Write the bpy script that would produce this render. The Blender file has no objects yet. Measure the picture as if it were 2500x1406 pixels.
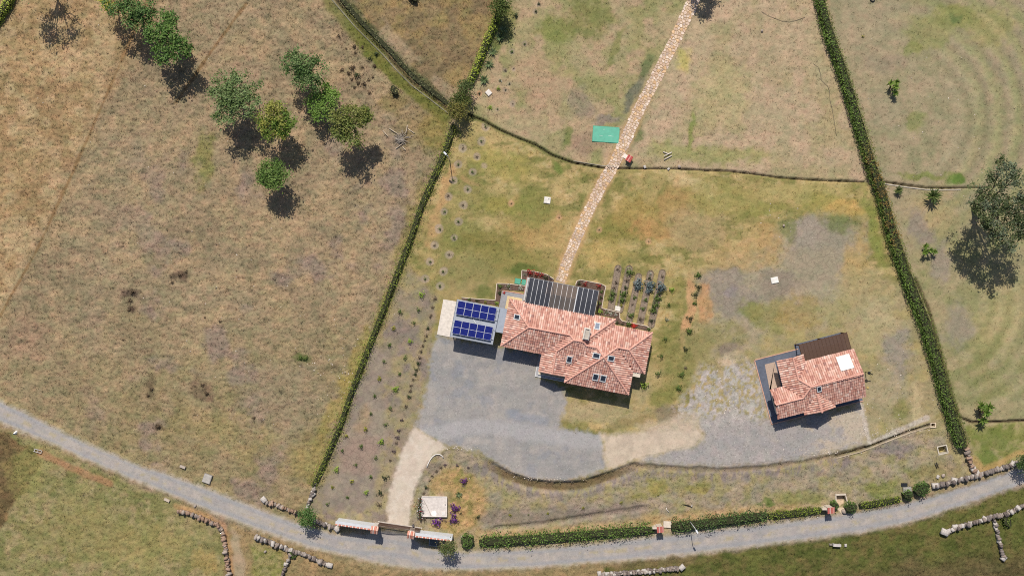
import bpy, math, random
import numpy as np
from mathutils import Vector, Matrix

# ------------------------------------------------------------------ camera, sky, sun, exposure
HC = 133.0            # drone height in metres
SC = 19.0             # photo pixels per metre on the ground
scene = bpy.context.scene
cam_d = bpy.data.cameras.new("camera")
cam = bpy.data.objects.new("camera", cam_d)
scene.collection.objects.link(cam)
cam.location = (0, 0, HC)
cam.rotation_euler = (0, 0, 0)
cam_d.sensor_width = 36.0
cam_d.lens = 36.0 * HC / (2500 / SC)
cam_d.clip_end = 6000.0
scene.camera = cam

SUN_DIR = Vector((266, -1897, -2527)).normalized()      # the way the light travels
SUN_EL = math.asin(-SUN_DIR.z)
world = bpy.data.worlds.new("World")
scene.world = world
world.use_nodes = True
wn = world.node_tree.nodes
sky = wn.new("ShaderNodeTexSky")
sky.sky_type = 'NISHITA'
sky.sun_disc = False
sky.sun_elevation = SUN_EL
sky.sun_rotation = math.atan2(-SUN_DIR.x, -SUN_DIR.y)
sky.altitude = 600
sky.air_density = 0.8
sky.dust_density = 2.0
sky.ozone_density = 0.6
bg = wn["Background"]
world.node_tree.links.new(sky.outputs[0], bg.inputs[0])
bg.inputs[1].default_value = 0.085
sun_d = bpy.data.lights.new("sun", 'SUN')
sun_d.energy = 4.05
sun_d.angle = math.radians(0.53)
sun_d.color = (1.0, 0.94, 0.85)
sun = bpy.data.objects.new("sun", sun_d)
scene.collection.objects.link(sun)
sun.rotation_euler = SUN_DIR.to_track_quat('-Z', 'Y').to_euler()
sun.location = (0, 40, 80)
vs = scene.view_settings
vs.view_transform = 'Standard'
vs.look = 'None'
vs.exposure = 0.0
vs.gamma = 1.0
vs.use_curve_mapping = False
scene.render.engine = 'CYCLES'
scene.cycles.use_denoising = False
scene.cycles.pixel_filter_type = 'BLACKMAN_HARRIS'
scene.cycles.filter_width = 1.05
scene.cycles.sample_clamp_indirect = 4.0
scene.cycles.max_bounces = 5
scene.cycles.diffuse_bounces = 2
scene.cycles.transparent_max_bounces = 8

# ------------------------------------------------------------------ helpers
rnd = random.Random(11)
rng = np.random.default_rng(5)
KLIT = 1.12


def lin1(c):
    c = np.asarray(c, float) / 255.0
    return np.where(c <= 0.04045, c / 12.92, ((c + 0.055) / 1.055) ** 2.4)


def alb(c):
    return np.clip(lin1(c) / KLIT, 0.004, 0.85)


def P(px, py, z=0.0):
    k = (HC - z) / HC / SC
    return Vector(((px - 1250) * k, -(py - 703) * k, z))


def smooth(a, b, x):
    t = np.clip((x - a) / (b - a), 0, 1)
    return t * t * (3 - 2 * t)


_perm = np.random.default_rng(77).random((64, 512))


def vnoise(x, y, seed=0):
    tab = _perm[seed % 64]
    xi = np.floor(x); yi = np.floor(y)
    fx = x - xi; fy = y - yi
    xi = xi.astype(np.int64); yi = yi.astype(np.int64)
    fx = fx * fx * (3 - 2 * fx); fy = fy * fy * (3 - 2 * fy)

    def h(a, b):
        return tab[(a * 73 + b * 157 + (a * b) % 211 + ((a * 7) ^ (b * 13))) % 512]
    v00 = h(xi, yi); v10 = h(xi + 1, yi); v01 = h(xi, yi + 1); v11 = h(xi + 1, yi + 1)
    return (v00 * (1 - fx) + v10 * fx) * (1 - fy) + (v01 * (1 - fx) + v11 * fx) * fy


def fbm(x, y, octv=3, seed=0):
    s = 0; a = 1.0; t = 0
    for o in range(octv):
        s = s + a * vnoise(x * 1.9 ** o + 13.7 * o, y * 1.9 ** o - 7.1 * o, seed + o)
        t += a; a *= 0.55
        x, y = x * 0.80 - y * 0.60, x * 0.60 + y * 0.80
    return s / t


# ---- materials
def new_mat(name):
    m = bpy.data.materials.new(name)
    m.use_nodes = True
    nt = m.node_tree
    return m, nt.nodes, nt.links, nt.nodes["Principled BSDF"]


def mat_col(name, rough=0.8, nscale=6.0, namp=0.25, bump=0.0, bscale=20.0, transl=0.0, spec=0.3, metal=0.0, col=None):
    """colour from the mesh attribute (or a fixed one) varied by fine noise"""
    m, N, L, B = new_mat(name)
    if col is None:
        a = N.new("ShaderNodeAttribute"); a.attribute_name = "Col"
        src = a.outputs["Color"]
    else:
        a = N.new("ShaderNodeRGB"); a.outputs[0].default_value = (*[float(v) for v in alb(col)], 1)
        src = a.outputs[0]
    tc = N.new("ShaderNodeTexCoord")
    nz = N.new("ShaderNodeTexNoise"); nz.inputs["Scale"].default_value = nscale; nz.inputs["Detail"].default_value = 4
    L.new(tc.outputs["Object"], nz.inputs["Vector"])
    mr = N.new("ShaderNodeMapRange")
    mr.inputs[1].default_value = 0.3; mr.inputs[2].default_value = 0.7
    mr.inputs[3].default_value = 1 - namp; mr.inputs[4].default_value = 1 + namp
    L.new(nz.outputs["Fac"], mr.inputs[0])
    mx = N.new("ShaderNodeMix"); mx.data_type = 'RGBA'; mx.blend_type = 'MULTIPLY'; mx.inputs[0].default_value = 1
    L.new(src, mx.inputs[6]); L.new(mr.outputs[0], mx.inputs[7])
    L.new(mx.outputs[2], B.inputs["Base Color"])
    B.inputs["Roughness"].default_value = rough
    B.inputs["Specular IOR Level"].default_value = spec
    B.inputs["Metallic"].default_value = metal
    if bump > 0:
        bz = N.new("ShaderNodeTexNoise"); bz.inputs["Scale"].default_value = bscale; bz.inputs["Detail"].default_value = 3
        L.new(tc.outputs["Object"], bz.inputs["Vector"])
        bp = N.new("ShaderNodeBump"); bp.inputs["Strength"].default_value = bump; bp.inputs["Distance"].default_value = 0.05
        L.new(bz.outputs["Fac"], bp.inputs["Height"]); L.new(bp.outputs[0], B.inputs["Normal"])
    if transl > 0:
        tr = N.new("ShaderNodeBsdfTranslucent"); L.new(mx.outputs[2], tr.inputs[0])
        ms = N.new("ShaderNodeMixShader"); ms.inputs[0].default_value = transl
        L.new(B.outputs[0], ms.inputs[1]); L.new(tr.outputs[0], ms.inputs[2])
        L.new(ms.outputs[0], N["Material Output"].inputs[0])
    return m


def mat_glass(name, tint, alpha):
    """tinted roof glazing: part see-through, part glossy"""
    m, N, L, B = new_mat(name)
    B.inputs["Base Color"].default_value = (*[float(v) for v in alb(tint)], 1)
    B.inputs["Roughness"].default_value = 0.12
    tr = N.new("ShaderNodeBsdfTransparent")
    t = alb(tint) * 0 + 0.75
    tr.inputs[0].default_value = (float(t[0]), float(t[1]), float(t[2]), 1)
    ms = N.new("ShaderNodeMixShader"); ms.inputs[0].default_value = alpha
    L.new(tr.outputs[0], ms.inputs[1]); L.new(B.outputs[0], ms.inputs[2])
    L.new(ms.outputs[0], N["Material Output"].inputs[0])
    return m


M = {}
M['leaf'] = mat_col('leaf', 0.65, 3.0, 0.18, transl=0.22, spec=0.25)
M['bark'] = mat_col('bark', 0.9, 8, 0.3, 0.4, 15)
M['tile'] = mat_col('clay_tile', 0.85, 14, 0.16, 0.2, 30, spec=0.2)
M['stone'] = mat_col('field_stone', 0.92, 7, 0.35, 0.7, 14, spec=0.2)
M['pave'] = mat_col('paving_stone', 0.85, 9, 0.18, 0.35, 18, spec=0.25)
M['conc'] = mat_col('concrete', 0.9, 3.0, 0.14, 0.2, 25, spec=0.2)
M['paint'] = mat_col('painted', 0.6, 2.0, 0.08, spec=0.35)
M['wood'] = mat_col('wood', 0.85, 9, 0.25, 0.3, 20)
M['metal'] = mat_col('metal', 0.45, 4, 0.1, spec=0.5)
M['soil'] = mat_col('soil', 1.0, 5, 0.3, 0.8, 12, spec=0.1)
M['blade'] = mat_col('grass_blade', 0.8, 2, 0.1, transl=0.15, spec=0.15)
M['cell'] = mat_col('solar_cell', 0.35, 3, 0.1, spec=0.12)
M['poly'] = mat_glass('brown_polycarbonate', (112, 88, 74), 0.72)
M['glass_dark'] = mat_glass('dark_roof_glass', (78, 80, 88), 0.70)
M['glass_clear'] = mat_glass('clear_roof_glass', (128, 122, 118), 0.42)
M['window'] = mat_col('window_glass', 0.15, 2, 0.05, spec=0.4, col=(52, 60, 72))


# ---- mesh building
class MB:
    def __init__(self):
        self.v = []; self.f = []; self.c = []

    def add(self, verts, faces, col):
        o = len(self.v)
        self.v += [tuple(p) for p in verts]
        self.f += [tuple(i + o for i in f) for f in faces]
        c = tuple(float(t) for t in alb(col))
        self.c += [c] * len(verts)
        return self

    def box(self, x0, x1, y0, y1, z0, z1, col):
        v = [(x0, y0, z0), (x1, y0, z0), (x1, y1, z0), (x0, y1, z0), (x0, y0, z1), (x1, y0, z1), (x1, y1, z1), (x0, y1, z1)]
        return self.add(v, [(0, 3, 2, 1), (4, 5, 6, 7), (0, 1, 5, 4), (1, 2, 6, 5), (2, 3, 7, 6), (3, 0, 4, 7)], col)

    def prism(self, poly, z0, z1, col):
        """vertical prism over a polygon; z1 may be a list of tops"""
        n = len(poly)
        a = sum(poly[i][0] * poly[(i + 1) % n][1] - poly[(i + 1) % n][0] * poly[i][1] for i in range(n))
        if a < 0:
            poly = poly[::-1]
        zt = z1 if isinstance(z1, (list, tuple)) else [z1] * n
        if a < 0 and isinstance(z1, (list, tuple)):
            zt = list(z1)[::-1]
        v = [(p[0], p[1], z0) for p in poly] + [(p[0], p[1], zt[i]) for i, p in enumerate(poly)]
        f = [tuple(range(n - 1, -1, -1)), tuple(range(n, 2 * n))]
        f += [(i, (i + 1) % n, n + (i + 1) % n, n + i) for i in range(n)]
        return self.add(v, f, col)

    def bar(self, a, b, w, h, col, up=(0, 0, 1)):
        """square bar from a to b"""
        a = Vector(a); b = Vector(b)
        d = (b - a).normalized(); u = Vector(up)
        if abs(d.dot(u)) > 0.95:
            u = Vector((1, 0, 0))
        s = d.cross(u).normalized() * (w / 2); t = s.cross(d).normalized() * (h / 2)
        v = [a - s - t, a + s - t, a + s + t, a - s + t, b - s - t, b + s - t, b + s + t, b - s + t]
        return self.add(v, [(3, 2, 1, 0), (4, 5, 6, 7), (0, 1, 5, 4), (1, 2, 6, 5), (2, 3, 7, 6), (3, 0, 4, 7)], col)

    def tube(self, pts, radii, col, n=6):
        pts = [Vector(p) for p in pts]
        v = []; f = []
        for i, p in enumerate(pts):
            d = (pts[min(i + 1, len(pts) - 1)] - pts[max(i - 1, 0)]).normalized()
            u = Vector((0, 0, 1)) if abs(d.z) < 0.9 else Vector((1, 0, 0))
            s = d.cross(u).normalized(); t = s.cross(d).normalized()
            for k in range(n):
                an = 2 * math.pi * k / n
                v.append(p + (s * math.cos(an) + t * math.sin(an)) * radii[i])
        for i in range(len(pts) - 1):
            for k in range(n):
                k2 = (k + 1) % n
                f.append((i * n + k, i * n + k2, (i + 1) * n + k2, (i + 1) * n + k))
        f.append(tuple(range(n - 1, -1, -1))); f.append(tuple((len(pts) - 1) * n + k for k in range(n)))
        return self.add(v, f, col)

    def disc(self, cx, cy, z0, z1, r, col, n=16, r2=None):
        r2 = r if r2 is None else r2
        v = [(cx + r * math.cos(2 * math.pi * k / n), cy + r * math.sin(2 * math.pi * k / n), z0) for k in range(n)]
        v += [(cx + r2 * math.cos(2 * math.pi * k / n), cy + r2 * math.sin(2 * math.pi * k / n), z1) for k in range(n)]
        f = [tuple(range(n - 1, -1, -1)), tuple(range(n, 2 * n))] + [(k, (k + 1) % n, n + (k + 1) % n, n + k) for k in range(n)]
        return self.add(v, f, col)

    def mesh(self, name, mat, smooth_=False):
        me = bpy.data.meshes.new(name)
        me.from_pydata(self.v, [], self.f)
        at = me.color_attributes.new("Col", 'FLOAT_COLOR', 'POINT')
        arr = np.ones((len(self.v), 4), np.float32)
        if self.v:
            arr[:, :3] = np.array(self.c, np.float32)
        at.data.foreach_set("color", arr.ravel())
        if smooth_:
            me.polygons.foreach_set("use_smooth", [True] * len(me.polygons))
        me.materials.append(M[mat] if isinstance(mat, str) else mat)
        return me


def np_mesh(name, V, F, colors, mat, smooth_=False):
    """V (n,3), F (m,k) same-size faces, colors (n,3) albedo"""
    me = bpy.data.meshes.new(name)
    k = F.shape[1]
    me.vertices.add(len(V)); me.vertices.foreach_set("co", np.ascontiguousarray(V, np.float32).ravel())
    me.loops.add(F.size); me.loops.foreach_set("vertex_index", np.ascontiguousarray(F, np.int32).ravel())
    me.polygons.add(len(F)); me.polygons.foreach_set("loop_start", np.arange(0, F.size, k, dtype=np.int32))
    if smooth_:
        me.polygons.foreach_set("use_smooth", np.ones(len(F), bool))
    me.update(calc_edges=True)
    at = me.color_attributes.new("Col", 'FLOAT_COLOR', 'POINT')
    arr = np.ones((len(V), 4), np.float32); arr[:, :3] = colors
    at.data.foreach_set("color", arr.ravel())
    me.materials.append(M[mat] if isinstance(mat, str) else mat)
    return me


def link(name, data, parent=None, loc=None, rotz=0.0, scale=None):
    o = bpy.data.objects.new(name, data)
    scene.collection.objects.link(o)
    if parent is not None:
        o.parent = parent
    if loc is not None:
        o.location = loc
    if rotz:
        o.rotation_euler = (0, 0, rotz)
    if scale is not None:
        o.scale = scale if isinstance(scale, (tuple, list)) else (scale,) * 3
    return o


def tag(o, label=None, cat=None, group=None, kind=None):
    if label: o["label"] = label
    if cat: o["category"] = cat
    if group: o["group"] = group
    if kind: o["kind"] = kind
    return o


def thing(name, label, cat, loc=(0, 0, 0), rotz=0.0, group=None, scale=None):
    return tag(link(name, None, None, loc, rotz, scale), label, cat, group, "thing")


def leaves(C, size, cols, tilt=0.9, aspect=0.55, seed=0, Nrm=None):
    """rhombic leaves: centres (n,3), size (n,), colours (n,3) albedo -> V, F, colours"""
    r = np.random.default_rng(seed)
    n = len(C)
    if Nrm is None:
        Nrm = r.normal(size=(n, 3)) * tilt; Nrm[:, 2] = np.abs(Nrm[:, 2]) + 0.55
    Nrm = Nrm / np.linalg.norm(Nrm, axis=1, keepdims=True)
    A = r.normal(size=(n, 3)); A -= (A * Nrm).sum(1, keepdims=True) * Nrm
    A /= np.linalg.norm(A, axis=1, keepdims=True)
    Bv = np.cross(Nrm, A)
    s = size[:, None] * 0.5
    V = np.stack([C - A * s, C + Bv * s * aspect - A * s * 0.1, C + A * s, C - Bv * s * aspect - A * s * 0.1], 1).reshape(-1, 3)
    F = np.arange(n * 4).reshape(n, 4)
    return V, F, np.repeat(cols, 4, axis=0)


def ordinal(i):
    w = ["first", "second", "third", "fourth", "fifth", "sixth", "seventh", "eighth", "ninth", "tenth", "eleventh", "twelfth", "thirteenth",
         "fourteenth", "fifteenth", "sixteenth", "seventeenth", "eighteenth", "nineteenth", "twentieth", "twenty-first", "twenty-second",
         "twenty-third", "twenty-fourth", "twenty-fifth", "twenty-sixth"]
    return w[i]

# ------------------------------------------------------------------ lines and areas of the place (photo pixels, 19 px = 1 m)
HEDGE_W = [(1108, 305), (1085, 375), (1060, 430), (1030, 500), (1000, 590), (965, 680), (935, 760), (905, 835), (880, 900), (855, 965), (830, 1040), (800, 1110), (775, 1165), (764, 1185)]
HEDGE_NW = [(1225, 2), (1208, 60), (1190, 100), (1172, 145), (1158, 180), (1146, 205)]
CHAN_NW = [(812, -8), (840, 25), (870, 60), (900, 90), (940, 130), (975, 170), (1010, 205), (1050, 235), (1098, 272)]
DITCH = [(1145, 280), (1180, 295), (1215, 315), (1260, 335), (1310, 355), (1350, 380), (1400, 398), (1470, 410), (1500, 411), (1560, 412), (1640, 412), (1720, 416), (1780, 418), (1840, 425), (1900, 434), (1960, 438), (2040, 442), (2110, 444)]
DITCH_E = [(2158, 444), (2210, 452), (2260, 458), (2300, 459), (2345, 458), (2420, 458)]
HEDGE_E = [(1992, -20), (2012, 60), (2030, 115), (2053, 180), (2078, 260), (2102, 340), (2120, 400), (2146, 470), (2170, 560), (2196, 640), (2221, 710), (2250, 780), (2278, 870), (2302, 960), (2328, 1040), (2346, 1090)]
TRENCH_E = [(2235, 680), (2250, 715), (2268, 755), (2285, 815), (2300, 870), (2318, 940), (2333, 990), (2345, 1020), (2375, 1031), (2420, 1030), (2520, 1026)]
ROAD_T = [(-140, 915), (0, 978), (60, 1005), (130, 1040), (200, 1075), (270, 1105), (340, 1135), (400, 1153), (480, 1183), (560, 1210), (640, 1243), (700, 1265), (760, 1285), (820, 1303), (895, 1302), (930, 1292), (1000, 1302), (1030, 1328), (1060, 1338), (1130, 1345), (1200, 1342), (1300, 1338), (1400, 1330), (1500, 1318), (1600, 1306), (1700, 1298), (1800, 1285), (1900, 1275), (2000, 1262), (2100, 1248), (2200, 1232), (2280, 1210), (2360, 1188), (2440, 1160), (2500, 1138), (2640, 1090)]
ROAD_B = [(-140, 965), (0, 1032), (60, 1057), (130, 1084), (200, 1118), (270, 1148), (340, 1176), (400, 1200), (480, 1235), (560, 1266), (640, 1296), (700, 1318), (760, 1338), (820, 1350), (895, 1369), (930, 1376), (1000, 1386), (1030, 1389), (1060, 1390), (1130, 1392), (1200, 1390), (1300, 1384), (1400, 1377), (1500, 1370), (1600, 1362), (1700, 1350), (1800, 1338), (1900, 1324), (2000, 1312), (2100, 1298), (2200, 1278), (2280, 1255), (2360, 1228), (2440, 1200), (2500, 1180), (2640, 1132)]
ROAD = ROAD_T + ROAD_B[::-1]
ROAD_MID = [((a[0] + b[0]) / 2, (a[1] + b[1]) / 2) for a, b in zip(ROAD_T, ROAD_B)]
DRIVE = [(948, 1285), (1000, 1292), (1003, 1240), (1018, 1180), (1038, 1140), (1058, 1110), (1088, 1094), (1080, 1082), (1060, 1072), (1030, 1052), (1010, 1043), (990, 1080), (970, 1130), (952, 1190), (944, 1240)]
YARD = [(1066, 818), (1110, 828), (1215, 846), (1320, 866), (1312, 920), (1375, 945), (1382, 985), (1363, 1045), (1466, 1060), (1482, 1142), (1440, 1160), (1380, 1174), (1310, 1170), (1260, 1156), (1210, 1130), (1172, 1104), (1110, 1090), (1085, 1088), (1062, 1070), (1015, 1043), (1027, 1000), (1045, 930), (1052, 870)]
BEIGE = [(1466, 1060), (1560, 1054), (1650, 1034), (1700, 1034), (1716, 1060), (1702, 1085), (1620, 1108), (1560, 1120), (1500, 1140), (1482, 1142), (1474, 1100)]
YARD_E = [(1560, 1124), (1640, 1098), (1702, 1085), (1716, 1055), (1700, 1030), (1760, 1010), (1880, 1030), (1990, 1010), (2100, 992), (2113, 1060), (2108, 1086), (2040, 1102), (1960, 1118), (1860, 1133), (1740, 1140), (1640, 1135)]
BANK = [(1160, 1103), (1200, 1132), (1240, 1155), (1290, 1172), (1350, 1180), (1420, 1177), (1490, 1155), (1550, 1130)]
CHAN_S = [(2040, 1114), (2100, 1098), (2160, 1075), (2220, 1052), (2272, 1036)]
PATH = [(1700, -12, 31), (1675, 40, 30), (1650, 95, 29), (1602, 190, 28), (1561, 265, 28), (1530, 335, 28), (1500, 400, 28), (1470, 450, 27), (1430, 530, 25), (1400, 600, 24), (1380, 650, 23), (1368, 690, 22)]

PITS = [([(2042, 1207), (2064, 1206), (2066, 1238), (2044, 1240)], .8), ([(2289, 1091), (2309, 1086), (2313, 1104), (2293, 1109)], 1.0), ([(2273, 1032), (2282, 1032), (2283, 1040), (2274, 1041)], .6)]


def pdist(px, py, line, lim=60):
    """distance in px to a polyline; far points keep the limit"""
    out = np.full(px.shape, float(lim))
    L = np.array([p[:2] for p in line], float)
    for a, b in zip(L[:-1], L[1:]):
        m = (px > min(a[0], b[0]) - lim) & (px < max(a[0], b[0]) + lim) & (py > min(a[1], b[1]) - lim) & (py < max(a[1], b[1]) + lim)
        if not m.any():
            continue
        qx = px[m] - a[0]; qy = py[m] - a[1]
        d = b - a
        t = np.clip((qx * d[0] + qy * d[1]) / (d @ d), 0, 1)
        out[m] = np.minimum(out[m], np.hypot(qx - t * d[0], qy - t * d[1]))
    return out


def pin(px, py, poly):
    ins = np.zeros(px.shape, bool)
    A = np.array([p[:2] for p in poly], float)
    m = (px >= A[:, 0].min()) & (px <= A[:, 0].max()) & (py >= A[:, 1].min()) & (py <= A[:, 1].max())
    x = px[m]; y = py[m]; r = np.zeros(x.shape, bool)
    n = len(A)
    for i in range(n):
        a = A[i]; b = A[(i + 1) % n]
        if a[1] == b[1]:
            continue
        c = (a[1] > y) != (b[1] > y)
        r ^= c & (x < (b[0] - a[0]) * (y - a[1]) / (b[1] - a[1]) + a[0])
    ins[m] = r
    return ins


def sdf(px, py, poly, lim=60):
    d = pdist(px, py, list(poly) + [poly[0]], lim)
    return np.where(pin(px, py, poly), d, -d)          # positive inside


def soft(px, py, poly, w, lim=60):
    return smooth(-w, w, sdf(px, py, poly, lim))


# soil rings of young trees: (x, y, radius, colour)
RINGS_W = [(1185.5, 310), (1175.5, 345), (1130, 362), (1164, 383), (1119, 402), (1153, 420.5), (1107, 440.5), (1142, 462), (1094.6, 479), (1130, 501), (1085, 517), (1119, 541), (1073.5, 559), (1108.6, 581), (1061, 599), (1097, 621), (1050, 639), (1082, 663), (1038.4, 681), (1074, 698)]
RINGS_O = [(1248, 497), (1365, 531), (1463, 561), (1584, 590)]
RINGS_N = [(1280.6, 108), (1308, 29), (1315.6, 11), (1233.5, 172), (1254, 168), (1250, 127), (1244, 205.5), (1234, 220), (1251.6, 254), (1214.5, 267)]
BEDS = [((1509, 655), (1490, 760)), ((1536, 656), (1513, 756)), ((1559, 675), (1536, 782)), ((1588, 668), (1562, 792)), ((1617, 666), (1590, 792))]


class Lazy:
    """a lawn mix worked out only where it is laid"""
    def __init__(self, *a):
        self.a = a


def lawn_at(px, py, c1, c2, c3, sc, seed, t3=0.55, k3=0.16):
    n1 = fbm(px / sc, py / sc, 4, seed)[..., None]
    n2 = fbm(px / (sc * 0.45) + 31, py / (sc * 0.45), 4, seed + 9)[..., None]
    c = alb(c1) + (alb(c2) - alb(c1)) * smooth(0.32, 0.68, n1)
    return c + (alb(c3) - c) * smooth(t3 - k3, t3 + k3, n2)


def ground_fields(X, Y):
    """albedo (n,3), mask (n,3: grass, cracks, gravel), height (n,)"""
    px = 1250 + X * SC; py = 703 - Y * SC
    w1 = fbm(px / 26, py / 26, 3, 3) - 0.5
    w2 = fbm(px / 26 + 50, py / 26 - 20, 3, 6) - 0.5
    fine = fbm(px / 7, py / 7, 3, 17)
    mid = fbm(px / 60, py / 60, 4, 21)
    big = fbm(px / 170, py / 170, 4, 27)
    wx = px + w1 * 26; wy = py + w2 * 26
    n = len(px)

    # left pasture, dry
    C = lawn_at(px, py, (166, 146, 112), (153, 136, 104), (175, 152, 114), 95, 1)
    W = (smooth(34, -34, (px - 380) + 0.494 * py + 40 * w1) * .75 + smooth(560, 60, px + 0.35 * py + 160 * (big - .5)) * .15)[:, None]
    C = C + (lawn_at(px, py, (180, 151, 106), (164, 136, 94), (193, 166, 122), 60, 31) - C) * W
    W = smooth(700, 1150, py + 0.1 * px + 260 * (mid - .5))[:, None] * 0.8
    C = C + (lawn_at(px, py, (156, 141, 100), (145, 133, 90), (166, 146, 108), 70, 33) - C) * W
    W = (smooth(0.54, 0.70, fbm(px / 75 + 5, py / 75, 4, 35)) * smooth(300, 560, px + py * .2) * smooth(180, 420, py))[:, None] * 0.75
    C = C + (alb((150, 131, 114)) - C) * W
    us = px * 0.42 - py * 0.90; vs_ = px * 0.90 + py * 0.42
    stk = fbm(us / 150 + 3 * w1, vs_ / 9 + 1.5 * w2, 3, 87) - .5
    C = C * (1 + 0.26 * stk[:, None]) * np.array([.94, .945, 1.0])
    G = np.zeros((n, 3)); G[:, 0] = 1.0

    def lay(mask, col, g=None, k=1.0):
        nonlocal C, G
        sel = np.nonzero(mask > 0.002)[0]
        if not len(sel):
            return
        m = (mask[sel] * k)[:, None]
        if isinstance(col, Lazy):
            col = lawn_at(px[sel], py[sel], *col.a)
        elif col.ndim == 2:
            col = col[sel]
        C[sel] += (col - C[sel]) * m
        if g is not None:
            G[sel] += (np.array(g, float) - G[sel]) * m

    BIG = 400
    # field above the channel
    tri = [(800, -300), (812, -8)] + CHAN_NW[1:] + [(1120, 270), (1146, 205), (1172, 145), (1208, 60), (1232, -10), (1260, -300)]
    lay(soft(wx, wy, tri, 5), Lazy( (146, 127, 93), (130, 113, 84), (154, 133, 90), 60, 5), (0.9, 0, 0))
    # lawns north of the ditch
    nl = [(1232, -300), (1232, -10), (1208, 60), (1172, 145), (1125, 265)] + DITCH + [(2128, 400), (2030, 90), (1980, -300)]
    mN = soft(px + w1 * 6, py + w2 * 6, nl, 3)
    west = smooth(40, -40, (px - 1600) + (py - 190) * 0.5)
    cA = lawn_at(px, py, (170, 154, 118), (152, 146, 100), (178, 154, 122), 75, 7)
    cB = lawn_at(px, py, (178, 160, 127), (166, 152, 114), (183, 160, 130), 85, 11)
    lay(mN, cB + (cA - cB) * west[:, None], (0.55, 0, 0))
    # main lawn
    ml = [(1120, 270)] + DITCH[::1] + [(2125, 450), (2165, 560), (2215, 720), (2270, 880), (2320, 1040), (2345, 1095), (2280, 1040), (2100, 1100), (1480, 1150), (1060, 1110), (1000, 1060), (1050, 860), (1062, 720), (960, 735), (1000, 590), (1060, 430)]
    mL = soft(px + w1 * 6, py + w2 * 6, ml, 3)
    lay(mL, Lazy( (162, 147, 96), (142, 134, 82), (182, 160, 110), 70, 13), (0.5, 0, 0))
    gs_ = smooth(.50, .66, fbm(px / 40 + 2 * w1, py / 17, 4, 38)) * mL
    lay(gs_, Lazy((122, 122, 68), (108, 112, 60), (136, 130, 76), 22, 39), None, 0.72)
    ts_ = smooth(.54, .68, fbm(px / 34 + 9, py / 13 + 5 + 2 * w2, 4, 42)) * mL
    lay(ts_, Lazy((190, 166, 116), (182, 154, 100), (200, 178, 132), 18, 50), None, 0.6)
    eb = smooth(1640, 1760, px) * smooth(620, 760, py + 90 * w1)
    lay(mL * eb, Lazy((170, 155, 124), (158, 146, 114), (166, 152, 106), 55, 14), (0.45, 0, 0), 0.72)
    wb = smooth(1420, 1250, px) * smooth(480, 560, py + 60 * w2)
    lay(mL * wb, Lazy((146, 135, 84), (120, 120, 70), (166, 147, 98), 50, 20), None, 0.6)
    # right of the tall hedge
    er = [(2010, -300), (2030, 60), (2100, 300), (2165, 500), (2240, 700), (2300, 880), (2350, 1030), (2372, 1095), (2405, 1160), (2500, 1120), (2700, 1060), (2700, -300)]
    cE = lawn_at(px, py, (160, 147, 118), (149, 141, 108), (166, 150, 120), 90, 15)
    r = np.hypot(px - 2190, py - 290)
    arc = (np.sin(r / 7.5 + 2.5 * w1) * .5 + .5) * smooth(120, 240, r) * smooth(2120, 2300, px)
    cE = cE + (alb((142, 140, 96)) - cE) * (arc * 0.7)[:, None]
    r2 = np.hypot(px - 2270, py - 860)
    arc2 = np.sin(r2 / 8.0 + 2 * w1) * smooth(70, 130, r2) * smooth(2330, 2400, px) * smooth(640, 720, py) * smooth(1020, 980, py)
    cE = cE * (1 + .10 * np.sin(r / 7.5 + 2.5 * w1) * smooth(120, 240, r) * smooth(2120, 2300, px) * smooth(520, 420, py) + .09 * arc2)[:, None]
    lay(soft(px, py, er, 3), cE, (0.4, 0, 0))
    se = smooth(470, 640, py) * smooth(2200, 2260, px)
    lay(soft(px, py, er, 3) * se * (1 - .3 * np.clip(arc2, 0, 1)), Lazy( (156, 147, 110), (143, 140, 96), (164, 150, 114), 60, 19), None, 0.9)
    # bare planted strip beside the west hedge
    strip = [(950, 735), (1000, 660), (1064, 716), (1052, 860), (1015, 1043), (952, 1190), (940, 1285), (820, 1280), (750, 1255), (775, 1165), (830, 1040), (905, 835)]
    mS = soft(wx, wy, strip, 9)
    lay(mS, Lazy( (150, 136, 112), (140, 126, 114), (160, 146, 108), 50, 23), (0.45, 0, 0))
    bare = soft(wx, wy, [(905, 850), (950, 850), (925, 960), (945, 1060), (900, 1240), (790, 1240), (790, 1160), (840, 1050)], 14)
    lay(bare, Lazy( (148, 135, 120), (137, 124, 112), (156, 143, 124), 40, 25), (0.12, 0.55, 0.1))
    lay(soft(wx, wy, [(862, 1058), (930, 1062), (925, 1110), (905, 1160), (840, 1150), (828, 1110)], 10), alb((160, 136, 120)), (0.05, 1.0, 0), 0.65)
    lay(soft(wx, wy, [(885, 1000), (900, 985), (905, 1030), (890, 1055), (860, 1055)], 10), alb((170, 145, 112)), (0.7, 0, 0.1), 0.7)
    # strip between the yards and the road
    ss = [(1003, 1300), (1003, 1240), (1020, 1180), (1040, 1140), (1062, 1108), (1110, 1092), (1172, 1106), (1210, 1134), (1260, 1160), (1310, 1174), (1380, 1178), (1482, 1146), (1560, 1124), (1740, 1140), (1860, 1133), (2040, 1102), (2280, 1030), (2330, 1060), (2372, 1110), (2400, 1165), (2270, 1200), (2000, 1262), (1700, 1298), (1400, 1330), (1130, 1350)]
    lay(soft(px + w1 * 8, py + w2 * 8, ss, 5), Lazy( (168, 152, 126), (154, 142, 120), (160, 148, 106), 50, 29), (0.85, 0, 0))
    dS = pdist(px, py, [(a[0], a[1] - 30) for a in ROAD_T], 80)
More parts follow.
